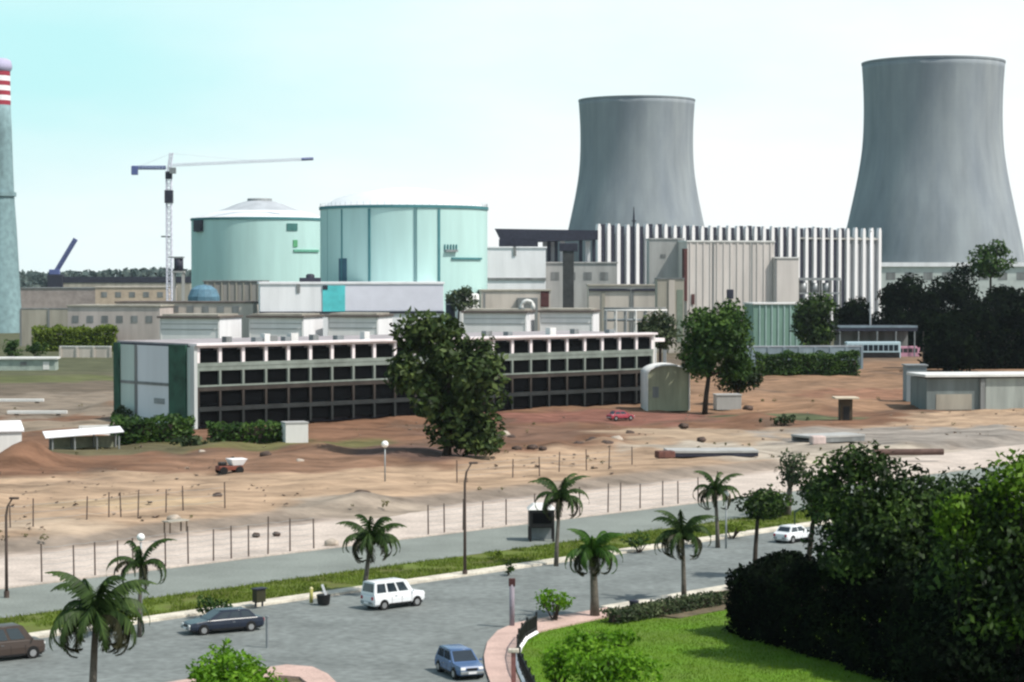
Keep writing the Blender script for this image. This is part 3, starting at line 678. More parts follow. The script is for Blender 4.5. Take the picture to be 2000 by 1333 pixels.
# green clad store and low wall, right of centre
m_gclad = mat('green sheet cladding', (0.16, 0.27, 0.22), 0.6, 0.2, 0.3, streak=True)
f = Fr(1472, 1572, K*296, 3); t = f.root('green_store', 'green corrugated sheet store with a pale eaves strip beside the round tree', 'building'); H = f.lz(592)
MB().bx(0, f.L, 0, 12, 0, H - 0.4).build('wall', m_gclad, t); MB().bx(-0.3, f.L + 0.3, -0.4, 12.3, H - 0.4, H).build('roof', m_offw, t)
for k in range(7):
    x = f.L * (0.12 + 0.12 * k); MB().bx(x - 0.18, x + 0.18, -0.2, -0.004, 0, H - 0.45).build('cladding_rib', mat('pale green rib', (0.30, 0.42, 0.40), 0.6), t)
m_blue = mat('blue grey sheet', (0.20, 0.26, 0.30), 0.6, 0.2, 0.5, streak=True)
f = Fr(1440, 1684, K*262, 3); t = f.root('boundary_wall', 'low blue grey boundary wall above the clipped hedge', 'wall'); H = f.lz(676)
MB().bx(0, f.L, 0, 0.5, 0, H - 0.3).build('panel', m_blue, t); MB().bx(-0.1, f.L + 0.1, -0.12, 0.62, H - 0.3, H).build('coping', mat('pale coping', (0.34, 0.38, 0.42), 0.7), t)
for k in range(9): MB().bx(f.L * k / 8 - 0.25, f.L * k / 8 + 0.25, -0.2, -0.003, 0, H - 0.31).build('pier', m_blue, t)

# left distance
t, f, H = shed('far_long_shed', 'long low dark roofed shed on the far left horizon', 'building', 118, 372, 541, 640, 30, 2, m_tan, m_dark, cap=3.5)
t, f, H = shed('far_beige_store', 'long beige store under the far dark shed at the left', 'building', 40, 190, 562, 520, 25, 0, mat('grey brown wall', (0.34, 0.29, 0.27), 0.85, 0.2, 0.3), m_concd)
t, f, H = shed('orange_beige_store', 'warm beige store just left of the crane mast', 'building', 186, 330, 560, 505, 22, 0, mat('warm beige wall', (0.50, 0.40, 0.31), 0.85, 0.15, 0.3), m_beige)
for k in range(5): win(t, f.L * (0.08 + 0.19 * k), f.L * (0.16 + 0.19 * k), H - 5, H - 2.5, m_concd)
t, f, H = shed('ribbed_brown_store', 'ribbed brown grey store below the farther drum', 'building', 398, 511, 548, 372, 20, 0, mat('brown grey cladding', (0.29, 0.27, 0.25), 0.85, 0.2, 0.5, streak=True), m_concd)
for k in range(8): MB().bx(f.L * (k + 0.5) / 8 - 0.2, f.L * (k + 0.5) / 8 + 0.2, -0.25, -0.003, 0, H - 0.6).build('rib', m_tan, t)
q = at(398, 585, K*360); t = thing('tarpaulin_heap', 'blue grey tarpaulin covered heap beside the ribbed brown store', 'tarpaulin', (q.x, q.y, 0))
zt = at(398, 556, K*360).z; mb = MB(); mb.lathe([(5.4, 0), (5.2, zt - 4), (4.2, zt - 1.6), (2.4, zt - 0.4), (0.01, zt)], 14); mb.build('cover', mat('blue tarpaulin', (0.10, 0.20, 0.27), 0.7, 0.25, 0.5), t)
m_pinkb = mat('pinkish plaster', (0.48, 0.42, 0.39), 0.85, 0.2, 0.2, streak=True)
t, f, H = shed('site_office', 'pinkish low office with small dark windows at the left middle distance', 'building', 132, 312, 596, 330, 16, -4, m_pinkb, m_tan)
for k in range(6): win(t, f.L * (0.05 + 0.16 * k), f.L * (0.12 + 0.16 * k), H - 5.2, H - 3.2, m_concd)
t, f, H = shed('tan_annex', 'flat tan annex behind the leftmost process hall', 'building', 226, 494, 589, 336, 14, -3, m_beige, m_roofd)
for k in range(6): win(t, f.L * (0.3 + 0.11 * k), f.L * (0.35 + 0.11 * k), H - 3.4, H - 1.4, m_concd)
q = at(278, 600, K*338); 
t, f, H = shed('low_wall_left', 'grey weathered wall below the chimney with grass at its foot', 'wall', 40, 205, 602, 348, 0.8, 0, m_tan, m_concd, cap=0.4, over=0.1)
for k in range(4): MB().bx(f.L * k / 3 - 0.3, f.L * k / 3 + 0.3, -0.25, -0.003, 0, H - 0.45).build('pier', m_concd, t)
q = at(349, 520, K*400); zt = at(349, 503, K*400).z; zm = at(349, 532, K*400).z
t = thing('vessel_tower', 'dark upright vessel on a pale frame beside the crane mast', 'tank', (q.x, q.y, 0))
MB().tube([(0, 0, zm), (0, 0, zt - 0.3)], 1.7, 16).build('vessel', m_dark, t, True); MB().box((-0.8, 0, zt), (5.4, 3.6, 0.5)).build('platform', m_grey, t)
for x in (-1.6, 1.6):
    for y in (-1.6, 1.6): MB().bx(x - 0.3, x + 0.3, y - 0.3, y + 0.3, 0, zm).build('leg', m_conc, t)
MB().box((0, 0, zm + 0.1), (4.4, 4.2, 0.6)).build('base_slab', m_conc, t)
# long white roofed building at the foot of the right tower
f = Fr(1716, 2080, K*500, 0); t = f.root('white_roofed_gallery', 'long pale gallery with a bright white roof edge before the right cooling tower', 'building'); H = f.lz(513)
MB().bx(0, f.L, 0, 12, 0, H - 1.9).build('wall', mat('pale grey green wall', (0.48, 0.52, 0.50), 0.85, 0.15, 0.2), t); MB().bx(-0.6, f.L, -1, 13, H - 1.9, H).build('roof', m_white, t)
for k in range(10): win(t, f.L * (0.04 + 0.1 * k), f.L * (0.09 + 0.1 * k), H - 8, H - 4.5, m_concd)

# ------------------------------------------------------------------ cranes
m_cranew = mat('pale crane steel', (0.62, 0.63, 0.72), 0.6, 0.1, 0.5)
m_craneb = mat('blue crane steel', (0.10, 0.13, 0.30), 0.6, 0.1, 0.5)
def lattice(mb, p0, p1, wv, n, r):
    p0, p1 = Vector(p0), Vector(p1); d = (p1 - p0).normalized(); u = d.orthogonal().normalized(); v = d.cross(u)
    if abs(d.z) > 0.9: u = Vector((1, 0, 0)); v = Vector((0, 1, 0))
    cs = [(u * a + v * b) * wv / 2 for a, b in ((-1, -1), (1, -1), (1, 1), (-1, 1))]
    for c in cs: mb.tube([p0 + c, p1 + c], r, 5)
    for i in range(n):
        a = p0 + (p1 - p0) * i / n; b = p0 + (p1 - p0) * (i + 1) / n
        for k in range(4):
            mb.tube([a + cs[k], b + cs[(k + 1) % 4]], r * 0.6, 4); mb.tube([a + cs[k], a + cs[(k + 1) % 4]], r * 0.6, 4)
Yk = K * 425; b0 = at(331, 600, Yk); t = thing('tower_crane', 'pale tower crane with long jib left of the farther reactor drum', 'crane', (b0.x, Yk, 0))
Z = lambda py: at(331, py, Yk).z; X = lambda px: at(px, 320, Yk).x - b0.x
mb = MB(); lattice(mb, (0, 0, 0), (0, 0, Z(335)), 1.9, 28, 0.22); mb.build('mast', m_cranew, t)
mb = MB(); lattice(mb, (0, 0, Z(335)), (X(335), 0, Z(299)), 1.1, 4, 0.18); mb.build('tower_head', m_cranew, t)
mb = MB(); lattice(mb, (1.2, 0, Z(323)), (X(612), -2, Z(311)), 0.8, 40, 0.07); mb.build('jib', m_cranew, t)
mb = MB(); mb.tube([(X(590), -2, Z(312)), (X(613), -2, Z(311))], 0.5, 8); mb.build('jib_tip', m_craneb, t)
mb = MB(); lattice(mb, (-1.2, 0, Z(328)), (X(258), 0, Z(328)), 0.9, 10, 0.16); mb.build('counter_jib', m_craneb, t)
MB().bx(X(257), X(269), -1, 1, Z(342), Z(325)).build('counterweight', m_craneb, t, bevel=0.1)
MB().bx(X(332), X(345), -2.2, -0.9, Z(340), Z(328)).build('cab', m_grey, t, bevel=0.15)
MB().bx(-1.2, 1.2, -1.2, 1.2, Z(350), Z(336)).build('slewing_unit', m_dark, t)
MB().bx(-1.5, 1.5, -1.5, 1.5, Z(397), Z(372)).build('climbing_frame', m_dark, t)
MB().bx(X(314), X(331), -0.4, 0.4, Z(464), Z(461)).build('tie_collar', m_grey, t)
mb = MB(); mb.tube([(X(335), 0, Z(300)), (X(500), -1.2, Z(315))], 0.05, 4); mb.tube([(X(335), 0, Z(300)), (X(270), 0, Z(326))], 0.06, 4); mb.build('tie_bar', m_cranew, t)
Yk = K * 640; b0 = at(110, 535, Yk); t = thing('crawler_crane', 'dark blue crane boom leaning over the far left horizon', 'crane', (b0.x, Yk, 0))
Z = lambda py: at(110, py, Yk).z; X = lambda px: at(px, 500, Yk).x - b0.x
mb = MB(); lattice(mb, (0, 0, Z(530)), (X(148), 0, Z(467)), 1.6, 12, 0.35); mb.build('boom', m_craneb, t)
MB().bx(-5, 4, -2, 2, 0, Z(530) - 2).build('base_body', m_dark, t, bevel=0.3); MB().bx(-4, 2, -1.6, 1.6, Z(530) - 2, Z(530) + 1).build('cab', m_craneb, t, bevel=0.3)
for y in (-2.6, 2.6): MB().bx(-5.5, 5.5, y - 0.6, y + 0.6, 0, 1.6).build('track', m_black, t, bevel=0.4)

f = Fr(1184, 1300, K * 268, 2, 640); t = f.root('pipe_rack', 'pale steel pipe rack above the right end of the office roof', 'pipe rack'); z1 = f.lz(607); z2 = f.lz(626)
for k in range(7):
    for y in (0, 3.0): MB().tube([(f.L * k / 6, y, 0), (f.L * k / 6, y, z1)], 0.22, 8).build('column', m_offw if k % 2 else m_galv, t)
for z, y, r, m_ in ((z1, 0.3, 0.3, m_offw), (z1, 1.2, 0.22, m_galv), (z2, 0.4, 0.28, m_grey), (z2, 2.2, 0.35, m_offw), (z1 + 0.5, 2.4, 0.25, m_concd)): MB().tube([(-0.4, y, z), (f.L + 0.4, y, z)], r, 10).build('pipe', m_, t, True)
for px, py, Y, r, hh, lab in ((905, 592, 316, 2.2, 6, 'grey upright tank among the clutter right of the white service building'), (925, 590, 318, 1.6, 7, 'pale upright tank between the dusty bush and the beige annex'), (880, 598, 312, 1.4, 4, 'small dark tank at the right end of the white service building')):
    q = at(px, py, K * Y); zt = q.z + 2; t = thing('storage_tank', lab, 'tank', (q.x, q.y, 0)); MB().lathe([(r, 0), (r, zt), (r * 0.7, zt + r * 0.25), (0.01, zt + r * 0.35)], 24).build('shell', (m_grey, m_offw, m_dark)[int(r * 10) % 3], t, True)
    MB().lathe([(r, zt * 0.9), (r + 0.15, zt * 0.9), (r + 0.15, zt * 0.9 + 0.3), (r, zt * 0.9 + 0.3)], 24).build('ring', m_galv, t)

# ------------------------------------------------------------------ grid facade office building
P0 = G(384, 838, ZS); rot = 24.0
f = Fr(384, 1276, P0.y, rot, 700); H = f.lz(676) - ZS
t = f.root('office_building', 'long four storey office building with a grid of dark windows and white top floor frames', 'building', z=ZS)
m_f = [mat('dark lower frame', (0.024, 0.028, 0.029), 0.8, 0.35, 0.4), mat('dull brown frame', (0.048, 0.040, 0.035), 0.8, 0.35, 0.4),
       mat('pale green frame', (0.20, 0.235, 0.21), 0.8, 0.25, 0.4), mat('white frame', (0.80, 0.74, 0.75), 0.75, 0.1, 0.4)]  # frame colours run darker from the top floor down
L = f.L; nb = 23; bw = L / nb
D = min(np.linspace(10, 40, 601), key=lambda d: abs(1000 + F * (f.o.x - math.sin(f.rot) * d) / (f.o.y + math.cos(f.rot) * d) - 224))
MB().bx(0.02, L - 0.02, 1.3, D, 0, H).build('core_wall', m_dark, t)
zz = [0.3, H * 0.255, H * 0.50, H * 0.745, H]
win0 = {}
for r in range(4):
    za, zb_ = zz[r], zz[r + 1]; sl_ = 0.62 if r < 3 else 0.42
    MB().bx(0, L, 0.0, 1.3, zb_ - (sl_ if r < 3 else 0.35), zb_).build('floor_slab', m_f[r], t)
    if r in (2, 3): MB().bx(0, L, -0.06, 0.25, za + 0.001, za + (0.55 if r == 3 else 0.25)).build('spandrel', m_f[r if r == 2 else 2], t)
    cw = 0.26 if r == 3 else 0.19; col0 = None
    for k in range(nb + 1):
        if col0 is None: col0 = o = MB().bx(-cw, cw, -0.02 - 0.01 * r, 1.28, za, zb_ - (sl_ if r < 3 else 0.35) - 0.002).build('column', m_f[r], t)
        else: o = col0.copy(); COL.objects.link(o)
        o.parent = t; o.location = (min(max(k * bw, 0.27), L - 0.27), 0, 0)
    for k in range(nb):
        key = r
        if key not in win0:
            h0 = za + (0.56 if r == 3 else 0.3); h1 = zb_ - 0.66
            mb = MB(); mb.bx(-bw / 2 + 0.2, bw / 2 - 0.2, 0.38, 0.62, h0, h1)
            o = mb.build('window', m_glass, t); win0[key] = o
        else:
            o = win0[key].copy(); COL.objects.link(o)
        o.parent = t; o.location = ((k + 0.5) * bw, 0, 0)
MB().bx(-0.4, L + 0.4, -0.7, 1.6, H, H + 0.32).build('parapet', m_f[3], t)
MB().bx(0.3, L - 0.3, 1.7, D - 0.2, H, H + 0.25).build('roof', mat('pinkish roof felt', (0.33, 0.30, 0.31), 0.9, 0.2, 0.3), t)
MB().bx(L, L + 3.2, 0.4, 2.2, H - 1.3, H - 0.7).build('end_beam', m_f[3], t); MB().bx(L, L + 0.5, 0.1, D, 0, H).build('end_wall', m_offw, t)
MB().bx(-0.55, 0.0, -0.2, 0.9, 0.0, H).build('corner_pier', mat('pale grey pier', (0.52, 0.55, 0.55), 0.8, 0.25, 0.3, streak=True), t)
for k, px in enumerate((470, 530, 545, 560, 585, 600, 640, 690, 740, 980, 1020, 1105, 1150, 1220)):
    x = f.lx(px); h = (0.9, 0.7, 1.2)[k % 3]
    MB().bx(x - 0.5 - 0.3 * (k % 2), x + 0.5, 3.0, 4.2, H + 0.24, H + 0.24 + h).build('roof_unit', (m_concd, m_grey, m_offw)[k % 3], t)
q = at(400, 655, P0.y + 10)
# left end face with its pale panels between dark green strips
w_ = Fr.__new__(Fr); w_.py = 740; ra = f.rot; Dm = D
B = Vector((f.o.x - math.sin(ra) * D, f.o.y + math.cos(ra) * D)); w_.o = Vector((B.x, B.y, 0)); w_.rot = ra - math.pi / 2; w_.d = Vector((math.sin(ra), -math.cos(ra))); 
m_wing = mat('pale lavender panel', (0.60, 0.63, 0.67), 0.8, 0.08, 0.2, streak=True); m_wing2 = mat('pale green panel', (0.46, 0.55, 0.52), 0.8, 0.1, 0.2, streak=True)
m_dg = mat('dark green tile strip', (0.022, 0.075, 0.05), 0.7, 0.4, 0.5)
x = [0] + [w_.lx(p) for p in (236, 264, 269, 333, 366)]; H2 = H - 0.25
def wpart(nm, m, x0, x1, y0, y1, z0, z1):
    o = MB().bx(x0, x1, y0, y1, z0, z1).build(nm, m, t); o.location = (0, D, 0); o.rotation_euler = (0, 0, -math.pi / 2); return o
wpart('green_strip', m_dg, x[0], x[1], -0.3, 0.015, 0, H2 + 0.2)
wpart('pale_panel', m_wing2, x[1], x[2], -0.05, 0.015, 0, H2)
wpart('downpipe', m_concd, x[2], x[3], -0.15, 0.015, 0, H2)
wpart('pale_panel', m_wing, x[3], x[4], -0.05, 0.015, 0, H2)
wpart('green_strip', m_dg, x[4], x[5], -0.35, 0.015, 0, H2 + 0.3)
wpart('pale_panel', m_wing2, x[5], D - 0.25, -0.05, 0.015, 0, H2)
zm = H2 * 0.50
wpart('ledge', m_concd, x[1] + 0.01, x[2] - 0.01, -0.12, -0.052, zm, zm + 0.45); wpart('ledge', m_concd, x[3] + 0.01, x[4] - 0.01, -0.12, -0.052, zm, zm + 0.45)
wpart('vent', m_grey, w_.lx(302), w_.lx(322), -0.14, -0.052, H2 * 0.27, H2 * 0.34)

# ------------------------------------------------------------------ site objects
q = G(1305, 803, ZS); t = thing('arched_shed', 'pale arched roof shed at the right end of the office building', 'shed', (q.x, q.y, ZS), 0.1)
wd = 3.4; pts = [(wd * math.cos(a), 6.0 + 1.5 * math.sin(a)) for a in np.linspace(0, math.pi, 17)]
prof = [(wd, 0.0)] + pts + [(-wd, 0.0)]
n = len(prof)
for yy in (0, 5.7): MB().add([(p[0], yy, p[1]) for p in prof] + [(p[0], yy + 0.3, p[1]) for p in prof], [tuple(range(n)), tuple(range(2 * n - 1, n - 1, -1))] + [(i, n + i, n + (i + 1) % n, (i + 1) % n) for i in range(n)]).build('end_wall', mat('mossy plaster', (0.33, 0.34, 0.24), 0.9, 0.3, 0.4, streak=True), t)
mb = MB(); o2 = [(p[0] * 1.06, p[1] * 1.03 if p[1] > 1 else 0) for p in prof]
mb.add([(p[0], -0.3, p[1]) for p in prof] + [(p[0], -0.3, p[1]) for p in o2] + [(p[0], 6.3, p[1]) for p in o2],
       [(i, i + 1, n + i + 1, n + i) for i in range(n - 1)] + [(n + i, n + i + 1, 2 * n + i + 1, 2 * n + i) for i in range(n - 1)]); mb.build('roof', m_offw, t, True)
MB().bx(-2.6, -1.6, -0.06, -0.005, 2.2, 4.0).build('window', m_concd, t)

def smallbox(name, label, cat, px, py, wd, d, h, m, rz=0.0, top=None, z=ZS, over=0.25, tt=0.25):
    q = G(px, py, z); t = thing(name, label, cat, (q.x, q.y, z - 0.1), rz)
    MB().bx(-wd / 2, wd / 2, 0, d, 0, h - tt).build('wall', m, t, bevel=0.04)
    MB().bx(-wd / 2 - over, wd / 2 + over, -over, d + over, h - tt, h).build('roof', top or m_offw, t, bevel=0.03)
    return t
t = smallbox('guard_hut', 'small dark brown hut with a pale flat slab roof on the tan soil', 'hut', 1653, 822, 1.9, 2.0, 3.7, mat('brown hut boards', (0.075, 0.055, 0.035), 0.9, 0.3, 1.0), top=mat('sandy slab', (0.55, 0.47, 0.36), 0.9), over=0.9)
MB().bx(-0.5, 0.5, -0.05, -0.004, 0.1, 2.3).build('door', m_black, t)
q = G(1880, 802, ZS)
f = Fr(1812, 2040, q.y + 2, 4, 770); t = f.root('concrete_culvert', 'long low concrete block with a white roof slab at the right edge', 'building', z=ZS - 0.2); H = f.lz(732) - ZS + 0.2; L = f.L
MB().bx(0, f.lx(1925), 0.5, 9, 0, H - 0.7).build('wall', mat('blue grey concrete', (0.17, 0.20, 0.20), 0.9, 0.25, 0.4, streak=True), t)
MB().bx(f.lx(1926), L, 0.2, 9, 0, H - 0.7).build('side_wall', mat('pale grey concrete', (0.33, 0.36, 0.34), 0.9, 0.25, 0.4, streak=True), t)
MB().bx(-0.6, L, -0.5, 9.5, H - 0.45, H).build('roof_slab', m_offw, t, bevel=0.06)
MB().bx(f.lx(1925) - 0.9, f.lx(1925) - 0.1, -0.1, 0.49, 0, H - 0.72).build('buttress', m_concd, t)
MB().bx(f.lx(1830), f.lx(1900), 0.42, 0.49, 0.1, H * 0.45).build('opening', m_tan, t)
q = G(1790, 782, ZS); t = smallbox('grey_kiosk', 'blue grey concrete kiosk left of the white slabbed culvert', 'kiosk', 1790, 784, 3.6, 3.5, 6.6, mat('kiosk concrete', (0.22, 0.26, 0.28), 0.9, 0.2, 0.4, streak=True), top=m_grey)
MB().bx(-0.6, 0.6, -0.06, -0.004, 0.1, 2.4).build('door', m_concd, t)
t = smallbox('concrete_bin', 'low grey concrete box beneath the round tree', 'box', 1424, 800, 4.2, 3, 2.6, m_conc, 0.1, m_conc, over=0.1)
t = smallbox('concrete_cube', 'pale concrete block standing on the soil below the dark facade', 'block', 580, 866, 3.1, 2.4, 2.9, m_offw, 0.35, m_conc, over=0.06)
t = smallbox('white_tank_house', 'white block with sloping top cut off by the left edge', 'hut', -10, 897, 6.5, 4, 3.6, m_offw, 0.4, m_white)
MB().add([(-3.5, -0.25, 3.6), (3.5, -0.25, 3.6), (3.5, 4.25, 3.6), (-3.5, 4.25, 3.6), (-3.5, 2, 4.6), (3.5, 2, 4.6)], [(0, 1, 5, 4), (2, 3, 4, 5), (1, 2, 5), (3, 0, 4)]).build('gable', m_white, t)
# open low shelters at the left
f = Fr(95, 240, G(170, 880, ZS).y, 9, 850); t = f.root('low_shelter', 'low open shelter with a long white sheet roof at the left of the site', 'shelter', z=ZS)
H = f.lz(848) - ZS; L = f.L
MB().add([(-0.5, -1.2, H - 0.5), (L, -1.2, H + 0.1), (L, 3.2, H + 0.5), (-0.5, 3.2, H), (-0.5, -1.2, H - 0.38), (L, -1.2, H + 0.22), (L, 3.2, H + 0.62), (-0.5, 3.2, H + 0.12)],
         [(3, 2, 1, 0), (4, 5, 6, 7), (0, 1, 5, 4), (1, 2, 6, 5), (2, 3, 7, 6), (3, 0, 4, 7)]).build('roof', m_white, t)
for k in range(4):
    for y in (-0.8, 2.8): MB().tube([(0.4 + (L - 1) * k / 3, y, 0), (0.4 + (L - 1) * k / 3, y, H - 0.35)], 0.12, 8).build('post', m_concd, t)
MB().bx(0.3, L - 0.6, 2.9, 3.1, 0, H - 0.6).build('back_wall', mat('mossy wall', (0.25, 0.26, 0.19), 0.9, 0.3, 0.5), t)
f = Fr(160, 246, G(200, 852, ZS).y, 12, 830); t = f.root('long_trough', 'pale concrete trough behind the low white shelter', 'trough', z=ZS); L = f.L
MB().bx(0, L, 0, 0.3, 0, 1.3).build('front_wall', m_offw, t); MB().bx(0, L, 2.0, 2.3, 0, 1.3).build('back_wall', m_offw, t); MB().bx(0, L, 0.3, 2.0, 0, 0.4).build('floor', m_concd, t)
for px, py, wv, lab in ((72, 812, 9.5, 'long pale concrete beam lying on the soil at the left'), (40, 788, 8.0, 'pale plank lying on the brown soil near the left edge')):
    q = G(px, py, ZS); t = thing('concrete_beam', lab, 'beam', (q.x, q.y, ZS), 0.02)
    MB().bx(-wv / 2, wv / 2, 0, 0.8, 0.25, 0.75).build('beam', m_offw, t, bevel=0.05)
    for x in (-wv * 0.35, wv * 0.35): MB().bx(x - 0.3, x + 0.3, 0.05, 0.75, 0, 0.25).build('bearer', m_wood, t)
# flat low roofs upper left
f = Fr(-60, 108, K*258, 2, 715); t = f.root('flat_roof_store', 'low pale green store with flat roof below the bushes at the left edge', 'building', z=ZS); H = f.lz(699) - ZS; L = f.L
MB().bx(0, L, 0, 5, 0, H - 0.4).build('wall', mat('pale green plaster', (0.32, 0.38, 0.34), 0.85, 0.25, 0.4), t); MB().bx(-0.4, L + 0.5, -0.6, 5.4, H - 0.4, H).build('roof', m_offw, t)
win(t, f.lx(40), f.lx(52), 1.2, H - 1, m_concd); win(t, f.lx(84), f.lx(96), 0.2, H - 1, m_offw, 'door')
f = Fr(118, 216, K*300, -3, 690); t = f.root('site_ramp_wall', 'long pale retaining wall left of the office wing', 'wall', z=ZS); H = f.lz(678) - ZS; L = f.L
MB().bx(0, L, 0, 0.6, 0, H).build('wall', m_beige, t); MB().bx(-0.2, L + 0.1, -0.15, 0.75, H, H + 0.25).build('coping', m_offw, t)
for k in range(4): MB().bx(L * k / 3 - 0.3, L * k / 3 + 0.3, -0.3, -0.003, 0, H).build('buttress', m_beige, t)
# slabs and pipes on the right of the site
for px0, px1, py, yaw, h, lab in ((1306, 1482, 893, 2, 0.75, 'long flat concrete slab with a dark front edge on the sand'), (1582, 1690, 866, 14, 0.9, 'tilted pale slab leaning on a pinkish block')):
    f = Fr(px0, px1, G(px0, py, ZS).y, yaw, py); t = f.root('precast_slab', lab, 'slab', z=ZS); L = f.L
    MB().bx(0, L, 0, 4.6, h - 0.3, h).build('slab', m_conc, t, bevel=0.03); MB().bx(0.05, L - 0.05, 0.06, 0.35, 0, h - 0.31).build('edge_beam', m_dark if yaw < 5 else m_concd, t)
    MB().bx(0.05, L - 0.05, 4.2, 4.5, 0, h - 0.31).build('edge_beam', m_concd, t)
q = G(1305, 895, ZS); tag(MB().box((0, 0, 0.45), (2.2, 1.6, 0.9), 0.3).build('brick_stack', mat('red brown brick', (0.13, 0.06, 0.05), 0.9, 0.4, 1.5), bevel=0.15), 'reddish brick stack at the left end of the long flat slab', 'bricks').location = (q.x - 0.4, q.y, ZS)
q = G(1595, 868, ZS); tag(MB().box((0, 0, 0.6), (1.9, 1.5, 1.2), 0.2).build('stone_block', mat('pinkish stone', (0.58, 0.46, 0.43), 0.9, 0.2, 1.0), bevel=0.2), 'pinkish stone block under the left end of the tilted slab', 'block').location = (q.x, q.y - 0.9, ZS)
q = G(1775, 890, ZS); tag(MB().tube([(-4.4, 0, 0.4), (4.4, 0.6, 0.4)], 0.4, 12).build('steel_pipe', mat('rusty pipe', (0.10, 0.06, 0.05), 0.8, 0.3, 1.0)), 'rusty pipe lying on the ground behind the dark garden trees', 'pipe').location = (q.x, q.y, ZS)
# rubble stones
m_rub = mat('dark rubble', (0.085, 0.06, 0.05), 0.95, 0.4, 1.5); m_rubl = mat('pale rubble', (0.42, 0.36, 0.30), 0.95, 0.3, 1.5)
def rock(mb, c, r):
    o = len(mb.v); mb.ball((0, 0, 0), r, 9, 6, 0.65)
    for i in range(o, len(mb.v)):
        v = Vector(mb.v[i]); k = 1 + 0.35 * math.sin(5 * v.x / r + c[0]) * math.cos(4 * v.y / r + c[1]); mb.v[i] = (c[0] + v.x * k, c[1] + v.y * k, c[2] + v.z * k)
rk = [MB(), MB()]
for px, py, r, d in ((1158, 868, 1.1, 1), (1185, 872, 0.9, 1), (1130, 872, 0.7, 1), (1010, 880, 0.6, 1), (1040, 878, 0.7, 1), (1205, 862, 0.8, 0), (985, 852, 0.8, 0), (1000, 858, 0.6, 1), (520, 892, 0.7, 1),
                     (500, 1050, 0.35, 1), (540, 1048, 0.35, 1), (648, 1066, 0.6, 0), (425, 972, 0.5, 1), (1060, 880, 0.5, 1), (585, 905, 0.5, 0), (395, 888, 0.6, 0), (340, 1018, 0.6, 0),
                     (705, 972, 0.9, 1), (1230, 850, 0.7, 1), (1335, 835, 0.7, 1), (1460, 800, 0.8, 1), (1370, 862, 0.6, 1)):
    q = G(px, py, ZS if py < 1040 else 0.0); mb = MB(); rock(mb, (0, 0, 0.2), r)
    o = mb.build('rock', m_rub if d else m_rubl, smooth=True); o.location = q; o.rotation_euler = (0, 0, random.uniform(0, 6))
    near = 'beside the dark tree' if 950 < px < 1070 else ('on the brown bank right of the big tree' if px > 1100 else ('on the pale verge' if py > 1040 else 'on the left sandy ground'))
    tag(o, ('dark' if d else 'pale') + ' rubble stone lying ' + near, 'rock', 'rubble stones')
# site trestle near the verge at (345,1025)
q = G(343, 1040, ZS); t = thing('work_trestle', 'small weathered trestle table standing on the sand near the verge', 'table', (q.x, q.y, ZS), RA)
MB().bx(-1.1, 1.1, -0.5, 0.5, 0.95, 1.06).build('top', m_tan, t)
for x in (-0.9, 0.9):
    for y in (-0.4, 0.4): MB().bx(x - 0.05, x + 0.05, y - 0.05, y + 0.05, 0, 0.95).build('leg', m_wood, t)

